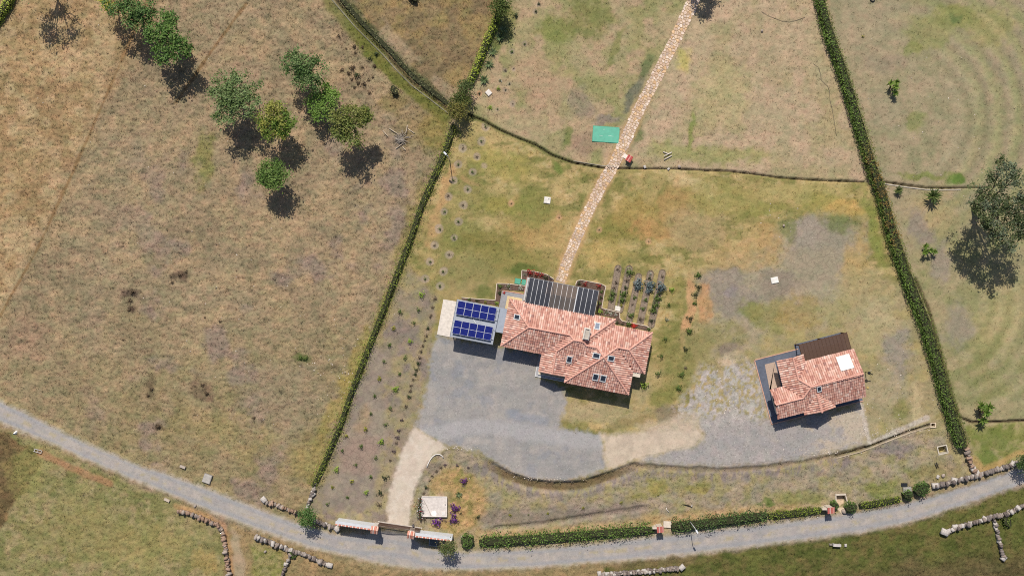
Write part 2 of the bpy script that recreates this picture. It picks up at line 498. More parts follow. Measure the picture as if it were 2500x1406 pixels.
    lay(soft(px, py, ss, 5) * smooth(26, 8, dS + 14 * w1) * smooth(1120, 1180, px) * smooth(2050, 1900, px), Lazy( (186, 152, 108), (172, 146, 100), (190, 162, 122), 30, 30), None, 0.85)
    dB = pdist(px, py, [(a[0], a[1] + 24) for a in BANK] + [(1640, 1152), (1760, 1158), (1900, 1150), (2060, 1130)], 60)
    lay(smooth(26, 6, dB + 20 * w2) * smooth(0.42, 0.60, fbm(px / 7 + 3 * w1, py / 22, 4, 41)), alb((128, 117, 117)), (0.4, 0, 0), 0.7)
    dB2 = pdist(px, py, [(1180, 1262), (1290, 1262), (1400, 1252), (1560, 1238)], 50)
    lay(smooth(30, 6, dB2 + 20 * w2), alb((134, 121, 112)), (0.7, 0, 0), 0.7)
    # around the round garden by the cistern
    lay(soft(wx, wy, [(1050, 1190), (1075, 1150), (1120, 1140), (1190, 1190), (1170, 1290), (1100, 1310), (1050, 1280), (1095, 1260), (1095, 1210)], 14), Lazy( (176, 147, 98), (150, 136, 84), (192, 158, 112), 22, 37), (0.9, 0, 0))
    # below the road
    bl = [(-300, 1000), (0, 1040), (130, 1092), (270, 1156), (400, 1208), (520, 1262), (548, 1300), (566, 1500), (-300, 1500)]
    lay(soft(wx, wy, bl, 6), Lazy( (150, 141, 94), (130, 127, 80), (158, 144, 104), 42, 43), (0.9, 0, 0))
    lay(soft(wx, wy, [(-300, 1030), (0, 1045), (100, 1112), (70, 1180), (0, 1290), (-300, 1500)], 5), Lazy( (122, 101, 72), (106, 90, 62), (134, 110, 76), 36, 44), (1, 0, 0))
    lay(soft(wx, wy, [(555, 1275), (640, 1300), (820, 1360), (1200, 1396), (1500, 1376), (1480, 1600), (540, 1600)], 6), Lazy( (152, 132, 94), (138, 120, 84), (166, 142, 102), 34, 45), (0.9, 0, 0))
    lay(soft(wx, wy, [(612, 1330), (690, 1345), (690, 1420), (620, 1440)], 9), Lazy( (138, 136, 76), (116, 122, 66), (160, 150, 100), 24, 46), None, 0.9)
    lay(soft(wx, wy, [(560, 1290), (585, 1310), (606, 1440), (572, 1440)], 6), alb((172, 152, 124)), (0.3, 0, 0.1), 0.9)
    br = [(1470, 1385), (1600, 1366), (1800, 1342), (2000, 1316), (2200, 1284), (2360, 1234), (2500, 1188), (2700, 1120), (2700, 1600), (1440, 1600)]
    cG = lawn_at(px, py, (104, 106, 56), (86, 92, 46), (112, 104, 62), 40, 47)
    brn = smooth(1340, 1420, py + (px - 2200) * 0.10 + 70 * (mid - .5))[:, None] * smooth(1900, 2150, px)[:, None]
    cG = cG + (lawn_at(px, py, (104, 92, 62), (88, 80, 52), (112, 100, 66), 36, 48) - cG) * brn
    lay(soft(wx, wy, br, 6), cG, (1, 0, 0))
    lay(soft(wx, wy, [(2352, 1040), (2500, 1032), (2700, 1030), (2700, 1060), (2500, 1120), (2405, 1160), (2380, 1110)], 5), Lazy( (140, 138, 84), (118, 124, 66), (160, 148, 104), 30, 49), (0.4, 0, 0))
    lay(soft(wx, wy, [(1500, 1372), (1700, 1354), (1700, 1380), (1500, 1396)], 5), alb((126, 110, 76)), None, 0.7)

    # patches: x, y, rx, ry, angle, colour, strength
    GR, ST, OR, GY = (116, 122, 66), (190, 168, 118), (188, 152, 104), (150, 138, 126)
    pat = [(1440, 40, 60, 60, 0, GR, .6), (1350, 70, 50, 40, 0, (126, 132, 74), .7), (1240, 60, 26, 60, .3, GR, .6), (1215, 110, 16, 50, .3, (104, 116, 62), .6), (1500, 120, 12, 60, .5, GR, .5), (1300, 170, 60, 40, 0, (178, 152, 120), .6), (1330, 220, 60, 50, 0, (178, 150, 120), .6),
           (1420, 250, 30, 40, 0, (140, 128, 112), .5), (1480, 296, 40, 14, 0, (142, 130, 116), .7), (1545, 240, 12, 60, .5, (116, 116, 96), .8), (1580, 170, 10, 40, .5, (112, 120, 80), .7), (1555, 330, 26, 26, 0, (116, 124, 80), .7), (1430, 350, 40, 30, 0, (156, 132, 110), .6), (1385, 330, 12, 40, 0, (110, 122, 66), .6),
           (1690, 330, 10, 60, .15, (130, 138, 76), .7), (1670, 150, 24, 30, 0, (192, 176, 110), .8), (1780, 380, 120, 24, 0, (150, 148, 92), .6), (1760, 230, 80, 90, 0, (176, 164, 118), .5), (1900, 120, 80, 90, 0, (180, 158, 128), .5), (1640, 370, 60, 24, 0, (156, 152, 98), .6),
           (1180, 560, 70, 30, .1, ST, .55), (1230, 500, 90, 24, 0, (150, 142, 78), .7), (1120, 580, 60, 50, 0, (128, 128, 72), .6), (1210, 590, 90, 34, 0, (132, 124, 70), .7), (1270, 565, 26, 14, 0, (102, 112, 56), .8), (1310, 560, 80, 60, 0, (178, 148, 96), .6), (1350, 610, 50, 40, 0, (188, 160, 108), .6),
           (1300, 500, 50, 50, 0, (130, 130, 72), .6), (1250, 640, 120, 40, 0, (138, 130, 76), .7), (1150, 660, 70, 40, 0, (142, 134, 86), .7), (1280, 660, 46, 16, .1, (96, 108, 56), .7), (1130, 710, 70, 24, 0, (156, 140, 96), .6), (1180, 720, 22, 22, 0, (102, 112, 60), .6),
           (1230, 400, 90, 40, .3, (158, 148, 84), .6), (1360, 410, 16, 12, 0, (116, 126, 66), .7), (1150, 470, 60, 60, 0, (132, 130, 76), .5), (1090, 460, 16, 70, .35, (190, 154, 108), .8), (1062, 540, 14, 60, .35, (182, 150, 104), .7),
           (1500, 560, 70, 40, 0, (138, 130, 72), .7), (1560, 520, 80, 40, 0, (164, 142, 84), .6), (1640, 480, 40, 50, .3, (126, 126, 70), .6), (1470, 620, 60, 40, 0, (182, 158, 98), .6), (1590, 560, 60, 30, .2, (178, 142, 92), .7), (1690, 450, 70, 24, .3, (206, 182, 136), .7), (1650, 500, 40, 60, .3, (180, 144, 96), .5),
           (1760, 490, 90, 50, 0, (156, 146, 88), .6), (1870, 510, 60, 24, 0, (142, 138, 78), .7), (1960, 470, 130, 24, 0, (168, 156, 100), .6), (2010, 500, 70, 26, 0, (150, 142, 80), .7), (2060, 510, 60, 20, 0, (190, 158, 96), .6), (1880, 590, 40, 40, .5, OR, .55), (1830, 610, 80, 40, 0, (184, 154, 108), .45), (1940, 710, 190, 90, .1, (164, 152, 132), .6), (2010, 600, 110, 80, 0, (160, 149, 130), .55), (1800, 780, 90, 80, 0, (162, 150, 130), .5), (1700, 560, 80, 60, 0, (170, 148, 108), .6),
           (1800, 640, 110, 26, 0, (180, 152, 108), .45), (1980, 580, 60, 60, .4, (158, 146, 130), .95), (2030, 600, 70, 50, 0, (154, 144, 124), .8), (1990, 650, 70, 50, 0, (158, 146, 122), .8), (1930, 560, 24, 40, 0, (120, 124, 76), .6), (2040, 545, 34, 26, 0, (112, 122, 72), .6), (2090, 640, 30, 90, 0, (178, 152, 100), .6), (2130, 560, 16, 110, -.25, (132, 138, 72), .6),
           (1760, 690, 60, 36, 0, (152, 140, 124), .85), (1800, 740, 60, 40, 0, (146, 136, 120), .75), (1900, 700, 50, 40, 0, (146, 134, 116), .8), (1780, 715, 22, 14, 0, (144, 134, 130), .6), (1840, 760, 36, 22, 0, (122, 128, 78), .7), (1880, 770, 60, 50, 0, (142, 136, 82), .6), (1960, 770, 60, 50, 0, (158, 138, 86), .6), (2100, 720, 70, 60, 0, (168, 152, 110), .6),
           (2040, 760, 60, 40, 0, (158, 150, 100), .5), (2150, 800, 60, 70, 0, (176, 162, 124), .7), (2190, 880, 40, 80, 0, (150, 140, 126), .7), (2160, 950, 50, 60, 0, (168, 154, 122), .6), (2130, 830, 40, 40, 0, (170, 158, 116), .6), (2200, 1000, 24, 30, 0, (126, 126, 74), .6), (2240, 990, 14, 60, -.1, (188, 170, 130), .7),
           (1680, 760, 14, 90, .12, (196, 154, 112), .9), (1650, 720, 24, 60, .1, (128, 124, 68), .5), (1720, 740, 20, 60, 0, (188, 146, 104), .7), (1640, 840, 26, 60, .1, (130, 126, 72), .6), (1600, 930, 26, 60, .2, (168, 150, 104), .6), (1620, 970, 40, 40, 0, (134, 130, 74), .7), (1700, 850, 50, 50, 0, (146, 136, 90), .7), (1660, 900, 40, 60, 0, (132, 128, 76), .6), (1760, 820, 60, 40, 0, (142, 134, 86), .6),
           (1780, 850, 30, 20, 0, (138, 124, 108), .7), (1780, 877, 26, 18, 0, (196, 176, 146), .8), (1640, 1010, 50, 26, 0, (140, 126, 100), .8), (1560, 950, 30, 40, 0, (170, 154, 116), .6), (1480, 1010, 120, 30, .0, (172, 156, 116), .9), (1430, 1000, 60, 26, 0, (176, 158, 120), .7), (1540, 1030, 60, 16, -.1, (150, 134, 92), .7),
           (2340, 40, 70, 40, 0, (140, 140, 84), .7), (2330, 45, 22, 14, 0, (104, 118, 70), .7), (2260, 80, 60, 60, 0, (146, 142, 92), .6), (2420, 60, 60, 60, 0, (156, 148, 98), .6), (2230, 120, 30, 20, 0, (132, 136, 80), .6), (2170, 150, 60, 30, 0, (150, 136, 112), .6), (2230, 300, 30, 20, 0, (130, 134, 82), .6), (2330, 440, 22, 12, 0, (96, 122, 56), .9), (2260, 430, 80, 10, 0, (128, 132, 76), .7), (2280, 520, 60, 50, 0, (176, 156, 112), .5), (2250, 560, 30, 60, -.3, (146, 134, 122), .6), (2340, 800, 40, 60, 0, (146, 136, 122), .5), (2440, 780, 60, 110, .4, (168, 156, 108), .5), (2400, 880, 26, 80, .5, (136, 134, 86), .5),
           (2420, 950, 60, 40, 0, (134, 134, 84), .5), (2300, 650, 30, 50, 0, (146, 134, 124), .5),
           (900, 110, 24, 100, -.72, (112, 116, 54), .8), (980, 200, 22, 90, -.72, (114, 116, 56), .8), (1050, 260, 20, 60, -.9, (130, 124, 62), .8), (1060, 320, 34, 60, .2, (146, 132, 76), .7), (870, 60, 20, 50, -.7, (124, 122, 66), .7), (1010, 320, 50, 60, 0, (146, 128, 86), .5), (960, 260, 40, 30, 0, (140, 124, 80), .6),
           (500, 390, 26, 70, .2, (132, 132, 70), .55), (320, 720, 22, 16, 0, (108, 92, 78), .8), (316, 757, 12, 8, 0, (84, 70, 58), .8), (440, 675, 22, 14, .4, (108, 90, 74), .7), (735, 874, 26, 10, 0, (98, 104, 62), .7), (500, 955, 30, 40, 0, (128, 108, 86), .7), (370, 950, 14, 40, .2, (116, 102, 78), .7), (385, 1040, 14, 12, 0, (98, 84, 66), .8), (60, 830, 60, 60, 0, (160, 134, 108), .6), (940, 760, 20, 60, .3, (150, 134, 80), .5),
           (330, 80, 60, 90, 0, (168, 140, 104), .4), (640, 540, 120, 80, 0, (174, 150, 116), .5), (700, 980, 120, 90, 0, (154, 138, 112), .5), (560, 1060, 150, 50, .2, (160, 144, 98), .5), (760, 1130, 60, 60, 0, (158, 142, 90), .6), (870, 880, 20, 90, .35, (158, 144, 84), .6), (820, 1000, 26, 110, .4, (160, 144, 82), .55), (1000, 540, 18, 110, .35, (150, 134, 80), .5),
           (200, 60, 8, 160, .5, (190, 160, 120), .5), (600, 200, 70, 70, 0, (170, 146, 118), .4),
           (60, 1150, 60, 60, 0, (146, 142, 84), .5), (350, 1330, 120, 60, 0, (158, 146, 92), .5), (200, 1300, 120, 80, 0, (148, 138, 88), .5), (500, 1370, 30, 40, 0, (170, 146, 92), .6),
           (1130, 1170, 20, 14, 0, GR, .4), (1060, 1140, 20, 20, 0, (142, 128, 110), .7), (1600, 1190, 30, 30, 0, (152, 142, 76), .6), (1560, 1215, 24, 14, 0, (150, 142, 80), .6), (1710, 1190, 40, 12, 0, (148, 138, 80), .7), (1880, 1228, 22, 8, 0, (104, 118, 62), .8), (1960, 1215, 70, 16, 0, (132, 132, 78), .6), (2150, 1190, 50, 22, 0, (130, 134, 74), .7), (2250, 1150, 60, 16, 0, (124, 126, 70), .6), (2180, 1090, 50, 24, 0, (138, 128, 122), .7), (2300, 1150, 60, 30, 0, (156, 138, 100), .5),
           (2430, 1070, 60, 26, 0, (112, 122, 62), .6), (2400, 1120, 26, 26, 0, (112, 124, 64), .6), (1150, 440, 30, 10, .5, (190, 150, 108), .4)]
    v1 = fbm(px / 45 + 70, py / 45, 3, 91) - .5; v2 = fbm(px / 45, py / 45 + 90, 3, 93) - .5
    for (x, y, rx, ry, an, col, k) in pat:
        k = min(.95, k * 1.25)
        lim = 2.2 * max(rx, ry)
        m = (np.abs(px - x) < lim) & (np.abs(py - y) < lim)
        if not m.any():
            continue
        dx = wx[m] + v1[m] * 0.9 * min(rx, 50) - x; dy = wy[m] + v2[m] * 0.9 * min(ry, 50) - y
        ca, sa = math.cos(an), math.sin(an)
        u = (dx * ca + dy * sa) / rx; v = (-dx * sa + dy * ca) / ry
        q = np.exp(-(u * u + v * v) * 0.9) * (0.55 + 0.9 * fbm(px[m] / 14 + x, py[m] / 14, 3, 51))
        brk = smooth(0.25, 0.62, fbm(px[m] / 5 + y, py[m] / 5, 3, 57) + 0.30 * q)
        kk = (k * smooth(0.22, 0.75, q) * (.35 + .65 * brk))[:, None]
        C[m] = C[m] + (alb(col) - C[m]) * kk
        if col in ((158, 146, 130), (154, 144, 124), (158, 146, 122), (152, 140, 124), (146, 136, 120), (146, 134, 116), (146, 134, 122), (146, 136, 122), (144, 134, 130)):
            G[m] = G[m] + (np.array([0.15, 0.8, 0.15]) - G[m]) * kk
    rA = np.hypot(px - 2200, py - 290); rB = np.hypot(px - 2300, py - 740)
    aA = np.sin(rA / 7.0 + 1.6 * w1) * smooth(90, 170, rA) * smooth(2230, 2320, px) * smooth(470, 400, py)
    aB = np.sin(rB / 7.0 + 1.6 * w2) * smooth(80, 130, rB) * smooth(2320, 2390, px) * smooth(690, 750, py) * smooth(1015, 970, py)
    C = C * (1 + (aA * .10 + aB * .13)[:, None] * np.array([1.0, .75, 1.15]))
    # verges along the road and paths
    dr = pdist(px, py, ROAD_T, 40); db = pdist(px, py, ROAD_B, 40)
    lay(smooth(16, 2, dr + 14 * w1) * smooth(2300, 1500, px) , alb((178, 160, 116)), None, 0.45)
    lay(smooth(20, 2, db + 14 * w2) * smooth(1700, 900, px), alb((164, 144, 112)), None, 0.6)
    lay(smooth(12, 2, db + 10 * w2) * smooth(1400, 1800, px), alb((148, 136, 112)), None, 0.6)
    lay(smooth(12, 3, pdist(px, py, [(98, 1105), (150, 1130), (210, 1158), (268, 1180)], 30) + 8 * w1), alb((172, 126, 94)), (0.6, 0, 0.2), 0.7)
    lay(smooth(11, 3, pdist(px, py, [(430, 1236), (490, 1252), (545, 1282), (556, 1320), (566, 1410)], 30) + 8 * w1), alb((190, 146, 104)), (0.5, 0, 0), 0.55)
    lay(smooth(12, 3, pdist(px, py, [(2378, 1120), (2400, 1148), (2440, 1130), (2480, 1108), (2520, 1106)], 30) + 8 * w1), alb((192, 154, 104)), (0.5, 0, 0), 0.6)
    dp = pdist(px, py, PATH, 60)
    lay(smooth(24, 14, dp + 10 * w1) * smooth(150, 330, py), alb((192, 154, 110)), (0.3, 0, 0), 0.55)
    lay(smooth(15, 12, dp), alb((196, 168, 128)), (0.0, 0, 0.3), 0.9)
    # tyre lines in the pasture
    for ln in ([(0, 770), (90, 610), (200, 370), (330, 70), (380, -40)], [(430, 250), (520, 120), (600, 10)]):
        lay(smooth(6, 1, pdist(px, py, ln, 40) + 7 * w1), alb((140, 110, 74)), None, 0.75)
    # gravel and tracks
    gy = lawn_at(px, py, (160, 155, 150), (150, 147, 144), (168, 161, 154), 46, 53)
    gy = gy * (1 + .16 * (fbm(px / 60, py / 7, 3, 95) - .5))[:, None]
    bl_ = smooth(0.58, 0.72, fbm(px / 36 + 9, py / 36, 4, 55))[:, None]
    gy = gy + (alb((136, 139, 147)) - gy) * bl_ * 0.45
    yd = sdf(px + w1 * 7, py + w2 * 7, YARD)
    lay(smooth(-8, 9, yd + 16 * (fine - .5) + 10 * w2), gy, (0, 0, 0.55))
    tr = pdist(px, py, [(1010, 1060), (1060, 1062), (1120, 1045), (1200, 1042), (1300, 1058), (1400, 1072), (1480, 1075), (1560, 1078)], 60)
    lay(smooth(-3, 3, yd) * smooth(22, 4, np.abs(tr - 6) + 8 * w1), alb((172, 168, 166)), None, 0.8)
    lay(smooth(-3, 3, yd) * smooth(16, 2, pdist(px, py, [(1250, 1010), (1290, 1020), (1330, 1030)], 40) + 14 * w2), alb((138, 144, 156)), None, 0.5)
    ye = sdf(px + w1 * 12, py + w2 * 12, YARD_E)
    ge = gy + (alb((168, 160, 154)) - gy) * .6
    ge = ge + (alb((186, 172, 152)) - ge) * (smooth(0.48, 0.60, fbm(px / 55 + 3, py / 40, 4, 57)) * smooth(1850, 2000, px))[:, None]
    lay(smooth(-12, 12, ye + 18 * (fine - .5) + 14 * w2), ge, (0.05, 0, 0.9))
    sp = soft(wx, wy, [(1690, 950), (1715, 898), (1760, 900), (1790, 880), (1850, 890), (1880, 1030), (1760, 1040), (1660, 1045), (1640, 1010)], 16)
    lay(sp * smooth(0.36, 0.52, fbm(px / 7, py / 9, 4, 59)), Lazy( (180, 171, 163), (164, 156, 149), (190, 181, 172), 14, 60), (0.25, 0, 1.0), 0.95)
    bg_ = sdf(px + w1 * 9, py + w2 * 9, BEIGE)
    lay(smooth(-9, 9, bg_ + 14 * (fine - .5)), Lazy( (200, 182, 160), (188, 172, 152), (206, 188, 166), 30, 61), (0, 0, 0.35))
    lay(soft(wx, wy, [(1560, 1040), (1700, 1000), (1710, 1040), (1600, 1060)], 12), alb((190, 172, 148)), (0.2, 0, 0.6), 0.8)
    dv = sdf(px + w1 * 7, py + w2 * 5, DRIVE)
    lay(smooth(-6, 6, dv + 10 * (fine - .5)), Lazy( (208, 193, 174), (200, 184, 166), (213, 199, 182), 24, 62), (0, 0, 0.08))
    lay(smooth(10, 3, pdist(px, py, [(1000, 1100), (975, 1170), (1010, 1060)], 30) + 8 * w1) * smooth(3, -3, dv), alb((176, 160, 138)), None, 0.5)
    # white rubble line by the guest house yard
    lay(smooth(9, 3, pdist(px, py, [(2098, 985), (2108, 1020), (2118, 1060), (2124, 1080), (2170, 1062), (2240, 1030), (2262, 1020)], 30) + 9 * w1), Lazy( (196, 184, 168), (170, 156, 140), (205, 195, 182), 6, 63), (0.1, 0, 1.0), 0.85)
    # road
    rd = sdf(px + w1 * 6, py + w2 * 6, ROAD)
    rc = lawn_at(px, py, (174, 166, 158), (164, 158, 154), (180, 170, 160), 30, 65)
    dm = pdist(px, py, ROAD_MID, 60) + 6 * w1
    rut = smooth(8, 2, np.abs(dm - 15))
    rc = rc + (alb((158, 157, 158)) - rc) * (rut * 0.75)[:, None]
    mg = smooth(7, 1, dm) * smooth(0.47, 0.60, fbm(px / 22, py / 16, 3, 67)) * smooth(2450, 2100, px)
    rc = rc + (alb((178, 164, 132)) - rc) * (mg * 0.7)[:, None]
    ed = smooth(9, 1, rd)
    rc = rc + (alb((184, 172, 150)) - rc) * (ed * 0.7 * smooth(2400, 1200, px))[:, None]
    lay(smooth(-6, 6, rd + 10 * (fine - .5)), rc, (0, 0, 0.45))
    # soil rings, beds
    for lst, col, rr in ((RINGS_W, (168, 152, 134), 11.5), (RINGS_O, (198, 156, 118), 9), (RINGS_N, (164, 148, 130), 7.5), ([(1182, 404)], (176, 154, 132), 9), ([(1170, 229)], (196, 150, 116), 9)):
        for (x, y) in lst:
            m = (np.abs(px - x) < 24) & (np.abs(py - y) < 24)
            if m.any():
                q = (smooth(rr, rr - 3.5, np.hypot(px[m] - x, py[m] - y) + 9 * w1[m]) * 0.7)[:, None]
                C[m] = C[m] + (alb(col) * (0.8 + 0.4 * fine[m][:, None]) - C[m]) * q
                G[m] = G[m] + (np.array([0.1, 0.2, 0.4]) - G[m]) * q
    for a, b in BEDS:
        d = pdist(px, py, [a, b], 30)
        lay(smooth(9.5, 7.5, d + 2 * w1), alb((146, 131, 112)), (0.3, 0.1, 0.2), 0.7)
    # ditches
    dd = np.minimum(pdist(px, py, DITCH, 30), pdist(px, py, DITCH_E, 30))
    dt = pdist(px, py, TRENCH_E, 30) + 2.5 * (fine - .5)
    dc = pdist(px, py, CHAN_NW, 30)
    ds = pdist(px, py, CHAN_S, 30)
    lay(smooth(9, 3, dd + 4 * w1) * smooth(1520, 1350, px), alb((96, 104, 58)), (0.6, 0, 0), 0.75)
    lay(smooth(3.0, 1.2, np.minimum(dd, ds) + 1.6 * (fine - .5)), alb((52, 46, 36)), (0, 0, 0), 0.9)  # narrow cuts here and below: their shade also put into the soil colour
    lay(smooth(4.2, 1.4, dt), alb((66, 54, 44)), (0, 0, 0), 0.9)
    lay(smooth(3.8, 1.4, dc), alb((78, 74, 58)), (0, 0, 0), 0.9)
    lay(smooth(22, 6, pdist(px + 12, py - 12, CHAN_NW, 50) + 14 * w1), alb((112, 114, 58)), (1, 0, 0), 0.75)
    lay(smooth(13, 4, pdist(px - 13, py + 13, CHAN_NW, 40) + 12 * w2), alb((84, 90, 60)), (1, 0, 0), 0.85)
    lay(smooth(26, 10, pdist(px - 26, py + 26, CHAN_NW, 40) + 14 * w2) * smooth(.45, .6, mid), alb((168, 148, 122)), (0.6, 0, 0), 0.6)
    # relief
    flat = np.maximum.reduce([smooth(-10, -2, rd), smooth(-10, -2, yd), smooth(-10, -2, dv), smooth(24, 18, dp), smooth(-10, -2, bg_), smooth(-8, 0, ye),
                              soft(px, py, [(1060, 640), (1640, 640), (1640, 1010), (1060, 900)], 8), soft(px, py, [(1830, 800), (2140, 800), (2140, 1060), (1860, 1060)], 8), soft(px, py, [(790, 1255), (1120, 1255), (1120, 1330), (790, 1330)], 6)])
    tuft = (fbm(px / 7, py / 5, 3, 71) - 0.5) * 0.24 * G[:, 0] ** 1.5 + (fbm(px / 28, py / 24, 2, 73) - 0.5) * 0.22 * G[:, 0]
    Z = tuft * (1 - flat) - 0.03 * (1 - flat)
    Z = Z - 0.34 * smooth(2.9, 1.0, np.minimum(dd, ds) + 1.6 * (fine - .5)) - 0.35 * smooth(4.4, 1.0, dt) - 0.3 * smooth(3.8, 1.0, dc)
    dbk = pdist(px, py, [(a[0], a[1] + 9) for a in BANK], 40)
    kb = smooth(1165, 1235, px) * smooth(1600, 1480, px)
    Z = Z - 0.55 * smooth(17, 6, dbk) * kb * (1 - 0.85 * smooth(-1, 3, yd))
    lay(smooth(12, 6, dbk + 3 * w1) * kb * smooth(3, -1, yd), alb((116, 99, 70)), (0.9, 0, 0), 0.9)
    db3 = pdist(px, py, [(1540, 1136), (1600, 1140), (1680, 1145), (1760, 1148), (1860, 1142), (1960, 1128), (2050, 1110), (2110, 1094)], 40)
    Z = Z - 0.22 * smooth(8, 2, db3 + 9 * w1)
    lay(smooth(8, 2, db3 + 10 * w1), alb((134, 118, 92)), (0.9, 0, 0), 0.6)  # shade of the bank edge put into the ground colour as a darker line
    Z = Z - 0.25 * smooth(9, 3, pdist(px, py, [(1210, 1290), (1330, 1278), (1470, 1256), (1570, 1240)], 30)) 
    for poly, dep in PITS:
        Z = Z - dep * smooth(-1.2, 1.2, sdf(px, py, poly, 20))
    # small dark heaps and knolls in the pasture
    rr = np.random.default_rng(4)
    for _ in range(60):
        x = rr.uniform(20, 900); y = rr.uniform(60, 1080)
        m = (np.abs(px - x) < 16) & (np.abs(py - y) < 16)
        if m.any():
            s = rr.uniform(3, 7); q = np.exp(-((px[m] - x) ** 2 + (py[m] - y) ** 2) / (s * s)) * G[m][:, 0]
            Z[m] += 0.16 * q
            C[m] = C[m] + (alb((104, 88, 70)) - C[m]) * (q * rr.uniform(0.1, 0.6))[:, None]
    m1 = (fbm(px / 10, py / 8, 3, 81) - .5)[:, None]; m2 = (fbm(px / 16 + 7, py / 13, 3, 83) - .5)[:, None]; m3 = (fbm(px / 5, py / 4, 2, 85) - .5)[:, None]
    gk = (0.25 + 0.75 * np.sqrt(np.clip(G[:, :1], 0, 1)))
    C = C * (1 + gk * (0.42 * m1 * np.array([1.0, 1.0, 1.0]) + 0.45 * m2 * np.array([1.0, .35, .6]) + 0.22 * m3))
    C = C * (0.92 + 0.16 * fine[:, None]) * (np.array([1.035, 1.04, 1.05]) + np.array([.0, .005, .03]) * np.sqrt(np.clip(G[:, :1], 0, 1)))
    return np.clip(C, 0.01, 0.8), np.clip(G, 0, 1), Z, dict(road=rd, yard=yd, drive=dv, beige=bg_, yard_e=ye)


# ---- ground material
def ground_material():
    m, N, L, B = new_mat("ground_cover")
    col = N.new("ShaderNodeAttribute"); col.attribute_name = "Col"
    msk = N.new("ShaderNodeAttribute"); msk.attribute_name = "Msk"
    sep = N.new("ShaderNodeSeparateColor"); L.new(msk.outputs["Color"], sep.inputs[0])
    tc = N.new("ShaderNodeTexCoord")

    def noise(scale, detail, sx=1, sy=1, rot=0.0, rough=0.6):
        mp = N.new("ShaderNodeMapping"); mp.inputs["Scale"].default_value = (sx, sy, 1); mp.inputs["Rotation"].default_value = (0, 0, rot)
        L.new(tc.outputs["Object"], mp.inputs[0])
        z = N.new("ShaderNodeTexNoise"); z.inputs["Scale"].default_value = scale; z.inputs["Detail"].default_value = detail
        z.inputs["Roughness"].default_value = rough
        L.new(mp.outputs[0], z.inputs["Vector"])
        return z.outputs["Fac"]

    def maprange(src, a, b, c, d):
        mr = N.new("ShaderNodeMapRange"); mr.inputs[1].default_value = a; mr.inputs[2].default_value = b
        mr.inputs[3].default_value = c; mr.inputs[4].default_value = d
        L.new(src, mr.inputs[0]); return mr.outputs[0]

    def math_(op, a, b):
        mt = N.new("ShaderNodeMath"); mt.operation = op
        for i, s in enumerate((a, b)):
            if isinstance(s, (int, float)): mt.inputs[i].default_value = s
            else: L.new(s, mt.inputs[i])
        return mt.outputs[0]

    def mul(c, f):
        mx = N.new("ShaderNodeMix"); mx.data_type = 'RGBA'; mx.blend_type = 'MULTIPLY'; mx.inputs[0].default_value = 1
        L.new(c, mx.inputs[6]); L.new(f, mx.inputs[7]); return mx.outputs[2]

    def mixc(fac, a, b):
        mx = N.new("ShaderNodeMix"); mx.data_type = 'RGBA'
        L.new(fac, mx.inputs[0]); L.new(a, mx.inputs[6])
        if isinstance(b, tuple): mx.inputs[7].default_value = (*b, 1)
        else: L.new(b, mx.inputs[7])
        return mx.outputs[2]
    n_fine = noise(7.0, 5, 1, 1.3, 0.6, 0.8)
    n_fib = noise(8.0, 5, 0.6, 1.5, -0.5, 0.8)
    n_grain = noise(3.4, 4, 1, 1.25, 0.3, 0.95)
    fn_ = math_('MULTIPLY', maprange(n_fine, 0.3, 0.7, -0.22, 0.22), maprange(sep.outputs[0], 0, 0.8, 0.45, 1.0))
    base = mul(col.outputs["Color"], math_('ADD', fn_, 1.0))
    # straw fibres where grass grows
    fib = math_('MULTIPLY', maprange(n_fib, 0.56, 0.72, 0, 1), sep.outputs[0])
    fib = math_('MULTIPLY', fib, 0.45)
    base = mixc(fib, base, tuple(float(v) for v in alb((196, 176, 134))))
    drk = math_('MULTIPLY', maprange(n_fib, 0.42, 0.30, 0, 1), sep.outputs[0])
    drk = math_('MULTIPLY', drk, 0.45)
    base = mixc(drk, base, tuple(float(v) for v in alb((96, 82, 58))))
    # drying cracks
    mp = N.new("ShaderNodeMapping"); L.new(tc.outputs["Object"], mp.inputs[0])
    nzv = N.new("ShaderNodeTexNoise"); nzv.inputs["Scale"].default_value = 1.2; L.new(tc.outputs["Object"], nzv.inputs["Vector"])
    ad = N.new("ShaderNodeMix"); ad.data_type = 'VECTOR'; ad.inputs[0].default_value = 0.5
    L.new(mp.outputs[0], ad.inputs[4]); L.new(nzv.outputs["Color"], ad.inputs[5])
    vo = N.new("ShaderNodeTexVoronoi"); vo.feature = 'DISTANCE_TO_EDGE'; vo.inputs["Scale"].default_value = 2.6
    L.new(ad.outputs[1], vo.inputs["Vector"])
    ck = math_('MULTIPLY', maprange(vo.outputs["Distance"], 0.07, 0.01, 0, 1), sep.outputs[1])
    ck2 = math_('MULTIPLY', ck, 0.4)
    base = mixc(ck2, base, tuple(float(v) for v in alb((96, 82, 74))))
    # single pale pebbles and dark gaps where gravel lies
    pe = N.new("ShaderNodeTexVoronoi"); pe.inputs["Scale"].default_value = 7.0; L.new(tc.outputs["Object"], pe.inputs["Vector"])
    pc = N.new("ShaderNodeSeparateColor"); L.new(pe.outputs["Color"], pc.inputs[0])
    g1 = math_('MULTIPLY', maprange(pc.outputs[0], 0.86, 0.92, 0, 1), sep.outputs[2])
    g1 = math_('MULTIPLY', g1, maprange(pe.outputs["Distance"], 0.45, 0.25, 0, 0.55))
    base = mixc(g1, base, tuple(float(v) for v in alb((226, 220, 210))))
    g2 = math_('MULTIPLY', maprange(pc.outputs[1], 0.82, 0.9, 0, 0.38), sep.outputs[2])
    base = mixc(g2, base, tuple(float(v) for v in alb((108, 102, 98))))
    gr_ = math_('SUBTRACT', maprange(n_grain, 0.36, 0.64, -0.14, 0.14), 0.0)
